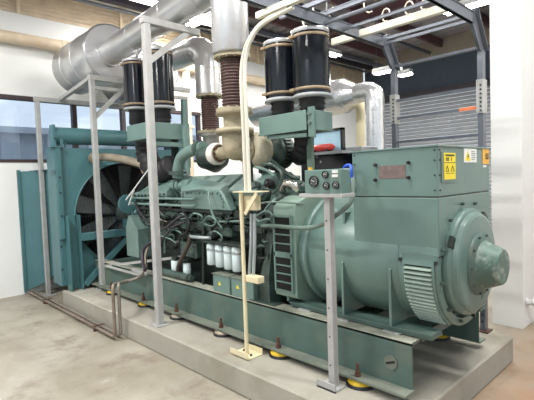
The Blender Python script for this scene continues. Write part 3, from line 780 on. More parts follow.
c = onY(289, 186, 2.7); b = MB(); b.tube(spline([c+Vector((-.07, 0, -.03)), c+Vector((-.03, -.02, .02)), c+Vector((.05, -.02, .015)), c+Vector((.09, .02, -.03))], 6), .035, 14); b.build('bright_elbow', 'chrome', en)
hose([(262, 164, 2.6), (272, 165, 2.55), (281, 172, 2.5), (281, 183, 2.5), (274, 193, 2.55)], .012, 'engine', 'coolant_hose')
hose([(256, 167, 2.6), (266, 170, 2.55), (275, 176, 2.52)], .012, 'intake', 'coolant_hose')
hose([(258, 204, 2.56), (270, 202, 2.5), (292, 203, 2.5), (303, 204, 2.6)], .008, 'hose', 'pipe')
hose([(264, 212, 2.5), (270, 204, 2.5), (276, 199, 2.55)], .012, 'intake', 'pipe')
hose([(256, 216, 2.5), (266, 211, 2.46), (272, 216, 2.46), (264, 222, 2.5), (255, 219, 2.5)], .009, 'intake', 'wire_loop')
hose([(258, 222, 2.5), (268, 219, 2.46), (274, 224, 2.5), (280, 226, 2.5)], .009, 'intake', 'wire_loop')
hose([(270, 160, 2.6), (290, 176, 2.75), (300, 178, 2.8)], .02, 'engine', 'pipe')
# long grey hose swinging from the engine round to the panel
b = MB(); b.tube(spline([onY(262, 226, 2.5), onY(274, 226, 2.44), onY(300, 228, 2.4), onY(318, 226, 2.36), onY(335, 216, 2.34), onY(350, 203, 2.38), onY(353, 190, 2.42), onY(353, 178, 2.45)], 8), .016, 12)
b.build('panel_harness', 'hose', en)
# turbocharger on the front bank: along X
TY, TZ = 2.62, 1.80
c = onY(255, 150, TY); TZ = c.z
b = MB(); x = onY(217, 150, TY).x
b.lathe([(x-.07, .08), (x-.06, .095), (x-.03, .106), (x+.02, .106), (x+.035, .096), (x+.035, .082), (x-.0, .08)], (0, TY, TZ-.0), (1, 0, 0), 36, cap=False); b.build('turbine_inlet_ring', 'lag_white', en)
b = MB(); bolts(b, [(x+.035, TY+.072*math.cos(a), TZ+.072*math.sin(a)) for a in [PI*k/4 for k in range(8)]], (1, 0, 0), .012, .02); b.build_each('ring_bolt', 'rust', en)
b = MB(); b.cyl((x-.28, TY+.02, TZ+.0), (x-.04, TY, TZ), .078, n=24)
for k in range(4): b.cyl((x-.26+k*.06, TY+.02, TZ), (x-.235+k*.06, TY+.02, TZ), .087, n=24)
b.build('compressor_duct', 'engine', en)
VX, VZ = -3.05, 1.862
b = MB(); b.lathe([(2.70, .06), (2.70, .11), (2.72, .138), (2.76, .158), (2.81, .168), (2.86, .164), (2.895, .145), (2.91, .10)], (VX, 0, VZ), (0, 1, 0), 48); b.build('turbine_volute', 'lag', en)
b = MB(); b.lathe([(2.60, .075), (2.665, .075), (2.665, .112), (2.695, .112), (2.695, .08), (2.74, .08)], (VX, 0, VZ), (0, 1, 0), 36)
bolts(b, [(VX+.096*math.cos(a), 2.71, VZ+.096*math.sin(a)) for a in [PI*k/7 for k in range(14)]], (0, -1, 0), .013, .07); b.build('bolted_ring', 'beige_iron', en)
b = MB(); b.lathe([(2.90, .10), (2.98, .10), (3.0, .15), (3.03, .165), (3.17, .17), (3.19, .15), (3.24, .10), (3.34, .09)], (VX, 0, VZ-.01), (0, 1, 0), 44)
for k in range(30):
    a = 2*PI*k/30; rd = Vector((math.cos(a), 0, math.sin(a))); b.obox(Vector((VX, 3.09, VZ-.01))+rd*.172, (0, 1, 0), rd, rd.cross(Vector((0, 1, 0))), .045, .014, .009)
b.build('compressor_casing', 'engine', en)
for yy in (2.68, 2.88, 3.1):
    b = MB(); b.box(VX-.05, VX+.05, yy, yy+.04, 1.46, VZ-.06); b.build('turbo_bracket', 'engine_dark', en)
b = MB(); b.cyl((x-.02, TY, TZ), (x+.02, TY, TZ), .081, n=28); b.cyl((x+.02, TY, TZ), (VX-.02, TY+.03, VZ), .06, n=24); b.build('turbine_inlet_pipe', 'beige_iron', en)
# the same turbo on the far bank
b = MB(); b.lathe([(-4.6, .1), (-4.5, .12), (-4.35, .16), (-4.2, .1)], (0, 3.32, TZ), (1, 0, 0), 28); b.build('far_turbo', 'engine_dark', en)
# green elbow pipe from the intake housing up to the compressor duct
el = [onY(178, 178, 2.66), onY(178.5, 168, 2.66), onY(182, 157, 2.66), onY(192, 150.5, 2.66), onY(204, 147.5, 2.64)]
b = MB(); b.tube(spline(el, 8), .062, 20)
b.build('charge_air_elbow', 'intake', en)
b = MB(); q = el[0]; b.lathe([(-.02, .10), (.015, .10)], (q.x, q.y, el[1].z-.05), (0, 0, 1), 24); b.cyl(onY(198, 149, 2.65), onY(201, 148.2, 2.65), .082); b.build('hose_clamp', 'engine', en)
# tan coolant pipe to the radiator
b = MB(); b.tube(spline([(-5.97, 2.50, 1.95), (-5.88, 2.50, 1.95), onY(104, 157, 2.55), onY(118, 158.5, 2.62), onY(132, 161.5, 2.66), onY(142, 164.5, 2.68), onY(146, 172, 2.72)], 8), .052, 18)
b.lathe([(0, .075), (.03, .075)], (-5.995, 2.50, 1.95), (1, 0, 0), 24); b.build('coolant_pipe', 'tanpipe', en)
# black corrugated air hoses under the left box, ribbed boot under the right box
def bellow(mb, pts, r, amp, nrib):
    P = spline(pts, 10); mb.tube(P, lambda t: r+amp*math.sin(t*nrib*2*PI), 22)
bb = MB(); P = spline([onY(146, 140, 2.75), onY(148, 158, 2.75), onY(158, 172, 2.75), onY(172, 166, 2.8)], 14); bb.tube(P, lambda t: .13+.008*math.sin(t*60), 22); bb.build('air_hose', 'rubber', en)
bb = MB(); P = spline([onY(303.5, 131, 2.9), onY(304, 143, 2.98), onY(301, 154, 3.08), (-2.9, 3.25, 1.80), (-3.02, 3.36, 1.85)], 16); bb.tube(P, lambda t: .078+.012*math.sin(t*50), 22); bb.build('air_hose', 'rubber', en)
b = MB(); b.tube([onY(184, 128, 2.95), onY(188, 175, 2.95)], .03, 8); b.bar(onY(184, 100, 3.0), onY(186, 170, 3.0), .07, .05); b.build('stay_bracket', 'green', en)
# thin stays near the fan
b = MB(); b.bar(onY(126, 200, 2.5), onY(151, 166, 2.55), .012, .012); b.bar(onY(129, 205, 2.5), onY(134, 190, 2.5), .018, .012); b.build_each('fan_guard_stay', 'white_paint', en)

# ================================================================== RADIATOR
ra = empty('radiator', (-6.1, 2.95, .21), 'teal radiator with a round fan opening, header tank and support beams', 'radiator')
RX = -6.0
RY0, RY1 = 2.03, 3.87; RZ0, RZ1 = .28, 2.08
FC = (2.93, 1.17); FR = .715
b = MB()  # front shroud with round hole
n = 64; ring = [(RX, FC[0]+FR*math.cos(2*PI*i/n), FC[1]+FR*math.sin(2*PI*i/n)) for i in range(n)]
def sq(i):
    a = 2*PI*i/n; c_, s_ = math.cos(a), math.sin(a)
    ty = ((RY1 if c_ > 0 else RY0)-FC[0])/c_ if abs(c_) > 1e-6 else 1e9; tz = ((RZ1 if s_ > 0 else RZ0)-FC[1])/s_ if abs(s_) > 1e-6 else 1e9
    t = min(ty, tz); return (RX, FC[0]+c_*t, FC[1]+s_*t)
out = [sq(i) for i in range(n)]
ring2 = [(RX-.18, y_, z_) for _, y_, z_ in ring]; ring3 = [(RX+.03, y_, z_) for _, y_, z_ in ring]; 
ring4 = [(RX+.03, FC[0]+(FR+.012)*math.cos(2*PI*i/n), FC[1]+(FR+.012)*math.sin(2*PI*i/n)) for i in range(n)]
ring5 = [(RX, y_, z_) for _, y_, z_ in ring4]
b.add(out+ring5, [(i, (i+1) % n, (i+1) % n+n, i+n) for i in range(n)])
b.add(ring5+ring4+ring3+ring2, [(i+k*n, (i+1) % n+k*n, (i+1) % n+(k+1)*n, i+(k+1)*n) for k in range(3) for i in range(n)], True)
for yy, zz in ((RY0, 0),): pass
b.box(RX-.3, RX-.001, RY0-.004, RY0+.006, RZ0, RZ1); b.box(RX-.3, RX-.001, RY1-.006, RY1+.004, RZ0, RZ1)
b.box(RX-.3, RX-.001, RY0, RY1, RZ1-.005, RZ1+.005)
b.build('fan_shroud', 'rad', ra)
b = MB(); b.box(RX-.34, RX-.3, RY0, RY1, RZ0, RZ1); b.build('radiator_core', 'darkmesh', ra)
b = MB(); b.box(RX-.12, RX+.012, RY0-.035, RY0-.004, RZ0, 2.38); b.box(RX-.10, RX+.05, RY0-.03, RY0+.03, .9, 2.09); b.box(RX-.14, RX+.06, RY0-.075, RY0+.07, 2.085, 2.10); b.box(RX-.14, RX+.03, RY0-.08, RY0+.06, 1.78, 1.795)
b.box(RX-.34, RX-.12, RY0-.02, RY0+.0, RZ0, 2.1)
b.box(RX-.12, RX+.012, RY1+.004, RY1+.035, RZ0, 2.38); sf = b.build_each('side_frame', 'rad', ra)[0]
b = MB(); bolts(b, [(RX+.012, RY0-.02, z_) for z_ in (.5, .8, 1.1, 1.4, 1.6, 1.95, 2.2)]+[(RX+.05, RY0, z_) for z_ in (1.2, 1.5, 1.7)], (1, 0, 0), .012, .014); b.build_each('frame_bolt', 'ink', sf)
b = MB(); b.cyl((RX-.10, RY0-.02, 2.25), (RX-.10, RY1+.02, 2.245), .112, n=36); b.build('header_tank', 'rad', ra)
b = MB(); b.box(RX-.2, RX-.0, RY0+.05, RY0+.09, 2.085, 2.2); b.box(RX-.2, RX, RY1-.1, RY1-.06, 2.085, 2.2); b.box(RX-.06, RX-.04, RY0+.12, RY0+.14, 2.085, 2.18); b.build_each('tank_saddle', 'rad', ra)
# fan
fa = MB(); fa.lathe([(0, .12), (.10, .12), (.10, .0)], (RX-.12, FC[0], FC[1]), (1, 0, 0), 32); fan = fa.build('fan', 'rad', ra)
for k in range(9):
    a = 2*PI*k/9+.15; rd = Vector((0, math.cos(a), math.sin(a))); tg = Vector((0, -math.sin(a), math.cos(a))); o_ = Vector((RX-.06, FC[0], FC[1]))
    q = []
    for r_0, w_, tw in ((.11, .07, .6), (.4, .14, .45), (.68, .17, .3)):
        dv = tg*math.cos(tw)+Vector((1, 0, 0))*math.sin(tw)
        q += [o_+rd*r_0-dv*w_/1, o_+rd*r_0+dv*w_*.5]
    b = MB(); b.add(q+[p+Vector((.006, 0, 0)) for p in q], [(0, 1, 3, 2), (2, 3, 5, 4), (6, 8, 9, 7), (8, 10, 11, 9), (0, 2, 8, 6), (2, 4, 10, 8), (1, 7, 9, 3), (3, 9, 11, 5), (4, 5, 11, 10), (0, 6, 7, 1)]); b.build('blade', 'rad_light', fan)
# wire guard
b = MB()
for k in range(16):
    r = .14+k*.0375; b.lathe([(0, r), (.003, r+.003), (0.006, r)], (RX+.032, FC[0], FC[1]), (1, 0, 0), 56, cap=False)
for k in range(16):
    a = 2*PI*k/16; b.bar((RX+.04, FC[0]+.14*math.cos(a), FC[1]+.14*math.sin(a)), (RX+.04, FC[0]+.72*math.cos(a), FC[1]+.72*math.sin(a)), .005, .005)
b.build('fan_guard', 'ink', ra)
# fan drive hub and bearing bracket
b = MB(); b.lathe([(0, .17), (.03, .17), (.03, .13), (.10, .12), (.10, .085), (.14, .085), (.14, .10), (.18, .10), (.18, .085), (.27, .08)], (RX+.05, FC[0], FC[1]), (1, 0, 0), 36); b.build('fan_hub', 'rad_light', ra)
b = MB(); b.lathe([(.27, .075), (.33, .075), (.36, .06), (.37, 0)], (RX+.05, FC[0], FC[1]), (1, 0, 0), 28); b.build('hub_cap', 'rad', ra)
b = MB(); b.box(RX+.10, RX+.2, FC[0]-.1, FC[0]+.1, .96, 1.1); b.build('bearing_block', 'rad', ra)
# support frame: post, beam, diagonal
b = MB(); b.box(-5.99, -5.97, 2.07, 2.23, .215, 1.2); b.box(-5.97, -5.86, 2.07, 2.085, .215, 1.2); b.box(-5.97, -5.86, 2.215, 2.23, .215, 1.2); b.build('support_post', 'rad', ra)
b = MB(); bolts(b, [(-5.97, 2.11, z_) for z_ in (.4, .65, .9, 1.1)], (1, 0, 0), .01, .012); b.build_each('post_bolt', 'ink', ra)
b = MB(); b.box(-5.95, -5.82, 2.23, 3.6, .86, .955, .004); b.build('cross_beam', 'rad', ra)
b = MB(); b.bar((-5.88, 2.25, .27), (-5.88, 2.92, .86), .07, .05, (1, 0, 0)); b.build('diagonal_brace', 'rad', ra)
b = MB(); b.box(-5.99, -5.86, 3.55, 3.7, .215, 1.2); b.build('support_post', 'rad', ra)
# duct between the radiator and the wall
du = empty('air_outlet_duct', (-6.9, 2.9, .2), 'flared teal sheet duct joining the radiator to the window wall', 'duct')
b = MB()
t = .012
b.prism([(-7.2, 1.885, .05), (-6.96, 2.135, .18), (-6.96, 2.135, 1.82), (-7.2, 1.885, 1.82)], (0, t, 0)); b.prism([(-6.96, 2.135, .18), (-6.36, 2.135, .50), (-6.36, 2.135, 1.82), (-6.96, 2.135, 1.82)], (0, t, 0)); b.prism([(-7.2, 3.95, .05), (-6.36, 3.85, .50), (-6.36, 3.85, 1.82), (-7.2, 3.95, 1.82)], (0, t, 0))
b.add([(-7.2, 2.02, 1.82), (-6.36, 2.14, 1.82), (-6.36, 3.86, 1.82), (-7.2, 3.96, 1.82), (-7.2, 2.02, 1.83), (-6.36, 2.14, 1.83), (-6.36, 3.86, 1.83), (-7.2, 3.96, 1.83)], [(0, 1, 2, 3), (4, 7, 6, 5), (0, 4, 5, 1), (1, 5, 6, 2), (2, 6, 7, 3), (3, 7, 4, 0)])
b.build('duct_panel', 'rad', du)
b = MB(); b.box(-7.215, -7.17, 1.86, 1.90, .03, 1.84); b.build('wall_flange', 'rad', du)
b = MB(); b.box(-6.38, -6.34, 2.15, 3.84, .3, 1.81); b.build('canvas_joint', 'rubber', du)

# ================================================================== AIR CLEANERS + BOXES
def air_box(x0, x1, y0, y1, z0, z1, label):
    e = empty('air_box', ((x0+x1)/2, (y0+y1)/2, z0), label, 'bracket', 'green boxes under the air cleaners')
    b = MB(); b.box(x0, x1, y0, y1, z0, z1, .005); b.build('box', 'green', e)
    b = MB()
    b.box(x0, x1, y0-.012, y0, z0, z0+.012); b.box(x1, x1+.012, y0, y1, z0, z0+.012)
    b.build('flange', 'green', e)
    return e
ab1 = air_box(-4.98, -4.47, 2.5, 2.98, 2.09, 2.275, 'green box carrying the two left air cleaners')
b = MB(); b.box(-4.47, -4.40, 2.93, 3.0, 1.75, 2.27); b.build('upright', 'green', ab1)
b = MB(); b.box(-4.48, -4.44, 2.55, 3.0, 2.0, 2.05); b.build_each('lower_bar', 'green', ab1)
b = MB(); b.box(-4.66, -4.6, 2.9, 2.96, 1.55, 2.115); b.build('support_leg', 'engine_dark', ab1)
ab2 = air_box(-2.86, -2.27, 2.68, 2.97, 1.968, 2.128, 'green box carrying the two right air cleaners')
b = MB(); b.box(-2.285, -2.21, 2.655, 2.672, 1.91, 2.14); b.box(-2.285, -2.27, 2.655, 2.75, 1.91, 2.14); bolts(b, [(-2.25, 2.655, z_) for z_ in (2.09, 2.02)], (0, -1, 0), .014, .018); b.build('angle_bracket', 'green', ab2)
b = MB(); b.bar((-2.78, 2.72, 1.95), (-2.28, 2.72, 1.93), .05, .03); b.build_each('lower_bar', 'intake', ab2)
b = MB(); b.box(-2.52, -2.47, 2.92, 2.96, 1.46, 1.968); b.build('support_leg', 'rail_green', ab2)
def cleaner(px, pyt, pyb, Y, r, zbox, label, first=[None]):
    t = onY(px, pyt, Y); bt_ = onY(px, pyb, Y); x = (t.x+bt_.x)/2; z0, z1 = bt_.z, t.z
    e = empty('air_cleaner', (x, Y, zbox), label, 'air cleaner', 'tall black air cleaners')
    b = MB(); b.lathe([(z0+.03, r), (z1-.03, r)], (x, Y, 0), (0, 0, 1), 40, cap=True); b.build('canister', 'black', e)
    b = MB(); b.lathe([(z1-.03, r), (z1-.012, r+.006), (z1, r+.004), (z1+.004, r-.02), (z1+.01, 0)], (x, Y, 0), (0, 0, 1), 40); b.build('top_cap', 'clad', e)
    b = MB(); b.lathe([(z0+.0, .1), (z0, r+.012), (z0+.015, r+.014), (z0+.03, r)], (x, Y, 0), (0, 0, 1), 40); b.build('base_ring', 'grey_box', e)
    for zz in (z0+.055, z1-.07):
        b = MB(); b.lathe([(zz, r+.0005), (zz, r+.003), (zz+.024, r+.003), (zz+.024, r+.0005)], (x, Y, 0), (0, 0, 1), 40, cap=False)
        b.obox((x-r*.5, Y-r*.95, zz+.013), (1, 0, 0), (0, 1, 0), (0, 0, 1), .025, .014, .01); b.build('strap', 'tan', e)
    b = MB(); b.lathe([(zbox, r*.62), (zbox+.02, r*.62), (zbox+.03, r*.72), (zbox+.05, r*.6), (zbox+.06, r*.72), (z0-.02, r*.66), (z0, r*.75)], (x, Y, 0), (0, 0, 1), 32); b.build('rubber_neck', 'rubber', e)
cleaner(136, 60, 111, 2.73, .15, 2.276, 'shorter left black air cleaner, partly behind the tall white post')
cleaner(160, 49.5, 110, 2.76, .158, 2.276, 'black air cleaner immediately right of the tall white post')
cleaner(281.5, 42.5, 103, 2.83, .147, 2.13, 'lower black air cleaner of the right pair')
cleaner(311.0, 31, 99, 2.84, .153, 2.13, 'tallest, rightmost black air cleaner')

# ================================================================== EXHAUSTS
def flange(mb, c, axis, r, t=.025, nb=12):
    mb.lathe([(0, r), (t, r)], c, axis, 32)
def exhaust_bellows(x, y, z0, z1, r, label, name='exhaust_bellows'):
    e = empty(name, (x, y, z0), label, 'bellows', 'brown corrugated exhaust bellows')
    b = MB(); nn = int((z1-z0-.06)/.026); prof = []
    for k in range(nn):
        zz = z0+.03+(z1-z0-.06)*k/nn; d = (z1-z0-.06)/nn; prof += [(zz, r-.011), (zz+d*.25, r), (zz+d*.5, r), (zz+d*.75, r-.011)]
    b.lathe(prof, (x, y, 0), (0, 0, 1), 36); b.build('corrugated_sleeve', 'brown', e)
    for zz in (z0, z1-.03):
        b = MB(); b.lathe([(zz, r+.055), (zz+.028, r+.055)], (x, y, 0), (0, 0, 1), 36)
        bolts(b, [(x+(r+.038)*math.cos(a), y+(r+.038)*math.sin(a), zz-.012) for a in [PI*k/6 for k in range(12)]], (0, 0, 1), .01, .05); b.build('end_flange', 'beige_iron' if 'front' in label else 'clad_dull', e)
D1 = Vector((-3.02, 2.5, 0)); 
xd = (onY(211, 50, 2.5).x+onY(247, 50, 2.5).x)/2
# front duct
b = MB(); cx = -3.06; cy = 2.56
e = empty('exhaust_pipe', (cx, cy, 2.72), 'fat silver clad exhaust pipe rising out of the top above the front bellows', 'pipe')
b = MB(); b.lathe([(2.70, .0), (2.70, .155), (2.715, .165), (3.32, .165)], (cx, cy, 0), (0, 0, 1), 44); b.build('riser', 'clad', e)
b = MB()
arc = [(cx, cy, 3.3)]
b.tube(spline([(cx, cy, 3.28), (cx, cy, 3.36), (cx-.06, cy, 3.42), (cx-.18, cy+.0, 3.40)], 6), .165, 36)
b.build('elbow', 'clad', e)
b = MB(); b.cyl((-5.69, 2.66, 3.31), (cx-.1, cy, 3.39), .155, n=44)
for xx in (-4.9, -4.1, -3.5):
    tt = (xx+5.69)/(cx-.1+5.69); b.cyl((xx, 2.66+(cy-2.66)*tt, 3.31+.08*tt), (xx+.03, 2.66+(cy-2.66)*tt, 3.31+.08*tt), .160, n=44)
b.build('level_pipe', 'clad', e)
b = MB(); b.cyl((-5.66, 2.66, 3.31), (-5.60, 2.66, 3.31), .17, n=44); b.build('collar', 'clad', e)
exhaust_bellows(-3.07, 2.58, 2.20, 2.70, .108, 'front brown exhaust bellows under the fat silver pipe')
# turbine outlet casting below the front bellows
e = empty('turbine_outlet', (-3.05, 2.6, 1.8), 'beige cast outlet elbow with double flange below the front bellows', 'exhaust elbow')
b = MB(); b.lathe([(2.01, .12), (2.01, .172), (2.05, .172), (2.055, .115), (2.07, .10), (2.155, .10), (2.172, .115), (2.172, .165), (2.199, .165)], (-3.07, 2.58, 0), (0, 0, 1), 40)
bolts(b, [(-3.07+.152*math.cos(a), 2.58+.152*math.sin(a), 2.00) for a in [PI*k/7 for k in range(14)]], (0, 0, 1), .012, .055); b.build('flanged_neck', 'beige_iron', e)
b = MB(); b.tube(spline([(-3.07, 2.58, 2.02), (-3.07, 2.575, 1.93), (-3.07, 2.57, 1.88), (-3.06, 2.60, 1.862), (-3.05, 2.64, 1.862)], 8), lambda t: .118-.035*t*t, 32); b.build('casting', 'beige_iron', e)
# rear duct
cx2, cy2 = -4.42, 3.32
e = empty('exhaust_pipe', (cx2, cy2, 2.72), 'thinner silver clad exhaust pipe bending down to the rear bellows', 'pipe')
b = MB(); b.tube(fillet([(cx2, cy2, 2.64), (cx2, cy2, 3.24), (-5.8, cy2, 3.24)], .3, 8), .157, 32)
b.build('bent_pipe', 'clad', e)
b = MB()
for k in range(5):
    a = PI/2*k/4; p = Vector((cx2-.3+.3*math.cos(a), cy2, 2.94+.3*math.sin(a))); dr = Vector((-math.sin(a), 0, math.cos(a))); b.lathe([(-.008, .160), (.008, .160)], p, dr, 32, cap=False)
b.build('elbow_seams', 'clad_dull', e)
exhaust_bellows(cx2+.01, cy2, 2.17, 2.64, .112, 'rear brown exhaust bellows standing behind the front one')
b = MB(); b.lathe([(1.85, .10), (2.13, .10), (2.14, .15), (2.17, .15)], (cx2+.01, cy2, 0), (0, 0, 1), 28); 
o = b.build('turbine_outlet', 'clad_dull'); tag(o, 'grey flanged exhaust neck below the rear bellows', 'exhaust elbow')
# silencers
def silencer(x0, x1, y, z, r, label, m_='clad'):
    e = empty('exhaust_silencer', ((x0+x1)/2, y, z-r), label, 'silencer', 'silver clad exhaust silencers')
    b = MB(); b.lathe([(x0, r*.75), (x0+.08, r), (x1-.012, r), (x1, r-.012)], (0, y, z), (1, 0, 0), 56, cap=True); b.build('shell', m_, e)
    b = MB()
    for xx in (x0+.35, x0+.75, x1-.03): b.lathe([(xx, r), (xx+.002, r+.006), (xx+.028, r+.006), (xx+.03, r)], (0, y, z), (1, 0, 0), 56, cap=False)
    b.build_each('clad_band', m_, e)
    return e
silencer(-6.92, -5.66, 2.68, 3.33, .365, 'big silver exhaust silencer on the post frame at upper left')
silencer(-7.05, -5.75, 3.42, 3.24, .345, 'second silver silencer half hidden behind the first one')

# far equipment: insulated silencer with elbow and drop pipe
fy = 4.6
a = onY(300, 97, fy); c = onY(345, 97, fy)
cz = onY(345, 96, fy)
e = empty('insulated_silencer', (c.x, fy, c.z), 'bright foil clad silencer cylinder with cone end behind the right air cleaners', 'silencer')
r = .215; ex = onY(363, 94, fy); dn = onY(375, 120, fy)
b = MB(); b.lathe([(c.x-1.6, r), (c.x-.02, r), (c.x, r), (onY(358, 96, fy).x, .105)], (0, fy, cz.z), (1, 0, 0), 40); b.build('shell', 'foil', e)
b = MB(); b.tube(fillet([(onY(357, 95, fy).x, fy, cz.z-.0), (dn.x, fy, cz.z+.0), (dn.x, fy, .9)], .2, 8), .117, 28); b.build('drop_pipe', 'foil', e)
b = MB(); b.cyl((c.x-.25, fy, cz.z+.18), (c.x-.25, fy, 5.5), .008, n=6); b.build('hanger_rod', 'postgrey', e)
b = MB(); p0 = onY(357, 100, 4.9); p1 = onY(361, 120, 4.9)
b.tube(fillet([p0+Vector((-.5, 0, .1)), Vector((p1.x, 4.9, p0.z)), Vector((p1.x, 4.9, 0.0))], .18, 6), .07, 16); tag(b.build('beige_drain_pipe', 'cream'), 'beige bent pipe dropping beside the foil clad drop pipe', 'pipe')
# white wall cabinet behind
a = onY(330, 112, 6.0); c = onY(349, 155, 6.0)
# second machine behind: black frame, red cylinder, grey box
e = empty('black_machine', (-2.7, 3.75, .3), 'black boxy machine with an open frame top behind the gauge panel', 'machine')
ym = 3.75; a = onY(310.5, 157, ym); c = onY(352, 190, ym)
zt_ = onY(312, 156, ym).z
b = MB(); b.box(a.x-.15, c.x+.35, ym, ym+.5, .5, zt_, .01); b.build('black_body', 'black', e)
b = MB(); f0 = onY(311, 131, ym); f1 = onY(343, 131, ym); ztt = onY(325, 129.5, ym).z
b.box(f0.x-.01, f0.x+.015, ym, ym+.05, zt_, ztt); b.box(f1.x-.035, f1.x-.01, ym, ym+.05, zt_, ztt); b.box(f0.x-.01, f1.x-.01, ym, ym+.05, ztt-.022, ztt)
b.build('frame_hoop', 'black', e)
b = MB(); b.box(f0.x+.015, f1.x-.035, ym+.02, ym+.03, zt_, ztt-.022); b.build('pale_blue_panel', 'skyglass', e)
b = MB(); b.box(f0.x-.03, f1.x+.05, ym-.10, ym+.12, zt_, zt_+.03); b.build('grey_ledge', 'grey_box', e)
b = MB()
for (px, py) in ((309, 157.5), (317, 157), (321, 162)): 
    q = onY(px, py, ym); b.lathe([(0, .012), (.01, .012)], (q.x, ym, q.z), (0, -1, 0), 10)
b.build_each('pale_screw', 'gauge_white', e)
q0 = onY(319, 144.5, ym+.1); q1 = onY(341, 144.5, ym+.1)
b = MB(); zc = zt_+.075; b.lathe([(q0.x-.01, 0), (q0.x, .025), (q0.x+.03, .038), (q1.x-.03, .038), (q1.x, .028), (q1.x+.02, .012)], (0, ym-.04, zc), (1, 0, 0), 24)
e = empty('red_cylinder', (q0.x, ym-.04, zc-.06), 'red cylinder lying on top of the black machine', 'cylinder'); b.build('tank', 'red', e)
b = MB(); 
for t in (.2, .8): xx = q0.x+(q1.x-q0.x)*t; b.box(xx-.02, xx+.02, ym-.08, ym-.0, zt_+.03, zc-.02)
b.tube(spline([(q0.x, ym-.03, zc-.07), (q0.x+.1, ym-.04, zc-.06), (q1.x, ym-.04, zc-.08), (q1.x+.15, ym-.02, zc-.05)], 5), .012, 8); b.build_each('cradle', 'rubber', e)
g0 = onY(352, 148, ym+.3); g1 = onY(373, 154, ym+.3)
b = MB(); b.box(g0.x, g1.x, ym+.1, ym+.4, g1.z-.08, g0.z, .008); b.box(g0.x+.02, g0.x+.05, ym+.09, ym+.1, g0.z, g0.z+.04); tag(b.build('grey_tray', 'grey_box'), 'flat grey metal box beside the red cylinder', 'box')
# black stand for tray: legs down
b = MB(); b.box(g0.x+.02, g0.x+.08, ym+.15, ym+.35, .2, g1.z-.08); b.box(g1.x-.08, g1.x-.02, ym+.15, ym+.35, .2, g1.z-.08); tag(b.build('tray_stand', 'rack'), 'dark upright stand below the flat grey metal box', 'stand')
q = onY(355, 167, 2.6)
b = MB(); b.tube(spline([onY(354, 166, 2.62), onY(357, 163.5, 2.62), onY(362, 165, 2.62)], 5), .0, 8)
b = MB(); b.tube(spline([onY(344, 168, 2.5), onY(347, 165.5, 2.5), onY(350.5, 166, 2.5), onY(351, 172, 2.48), onY(351.5, 184, 2.48)], 6), .012, 10); tag(b.build('blue_cable', 'blue'), 'bright blue cable behind the gauge panel', 'cable')

# ================================================================== GAUGE PANEL ON POST
e = empty('gauge_panel', (-1.77, 2.25, .21), 'green panel of round gauges on a grey drilled post', 'gauge panel')
PX0, PX1, PY = -1.925, -1.63, 2.2
b = MB(); b.box(PX0, PX1, PY, PY+.10, 1.487, 1.640, .004); b.build('panel_box', 'green', e)
b = MB(); b.box(PX0-.05, PX1+.01, PY-.005, PY+.13, 1.462, 1.487, .003); b.build('shelf', 'postgrey', e)
def gauge(px, py, r):
    c = onY(px, py, PY); b = MB(); b.lathe([(0, r), (.012, r), (.016, r*.92), (.012, r*.84), (.006, r*.84)], (c.x, PY, c.z), (0, -1, 0), 28, cap=False); g_ = b.build('gauge', 'ink', e)
    b = MB(); b.lathe([(0.004, r*.86), (.006, r*.86)], (c.x, PY, c.z), (0, -1, 0), 28); b.build('dial', 'gauge_face', g_)
    b = MB(); b.bar((c.x-r*.5, PY-.008, c.z+r*.25), (c.x+r*.15, PY-.008, c.z-.0), .004, .0035, (0, 1, 0))
    for k in range(9):
        a = -.6+k*.54; b.box(c.x+r*.66*math.cos(a)-.0022, c.x+r*.66*math.cos(a)+.0022, PY-.0075, PY-.006, c.z+r*.66*math.sin(a)-.0022, c.z+r*.66*math.sin(a)+.0022)
    b.build('needle', 'gauge_white', g_)
gauge(314.3, 181.5, .037); gauge(325.8, 174.5, .0235); gauge(326.7, 185.7, .0235); gauge(336.3, 185, .0235)
for py in (171.6, 175.8):
    c = onY(335.3, py, PY); b = MB(); b.box(c.x-.022, c.x+.022, PY-.006, PY, c.z-.0085, c.z+.0085); b.build('indicator_window', 'gauge_white', e)
b = MB(); c = onY(306, 169.5, PY+.05); b.box(PX0, PX0+.02, PY+.04, PY+.06, 1.64, 1.66); b.build('yellow_lamp', 'stk_orange', e)
b = MB(); p0 = (-1.72, 2.262); b.box(-1.800, -1.752, 2.235, 2.285, .222, 1.462, .002); po = b.build('post', 'postgrey', e)
b = MB()
for k in range(6):
    z_ = .36+k*.19
    b.lathe([(0, .0055), (.002, .0055)], (-1.78, 2.2349, z_), (0, -1, 0), 10)
b.build_each('drilled_hole', 'ink', po)
b = MB(); b.box(-1.86, -1.71, 2.185, 2.195, .212, .262); b.box(-1.86, -1.71, 2.185, 2.30, .211, .222); b.build('foot', 'postgrey', e)

# ================================================================== CREAM CONDUIT STAND
YP = 2.225
e = empty('conduit_stand', (-2.63, YP, .21), 'thin cream post with a channel foot, triangular bracket and bent conduits above', 'stand')
b = MB(); xA = -2.605; b.cyl((xA, YP, .225), (xA+.002, YP, 1.50), .0165, n=14); b.build('post', 'cream', e)
b = MB(); a = onZ(233, 347, .21); 
b.box(-2.72, -2.51, 2.15, 2.156, .212, .262); b.box(-2.72, -2.51, 2.15, 2.31, .211, .219); b.box(-2.72, -2.51, 2.30, 2.306, .212, .262); b.build('channel_foot', 'cream', e)
b = MB(); bolts(b, [(-2.55, 2.22, .219), (-2.67, 2.25, .219)], (0, 0, 1), .01, .012); b.build_each('foot_bolt', 'rust', e)
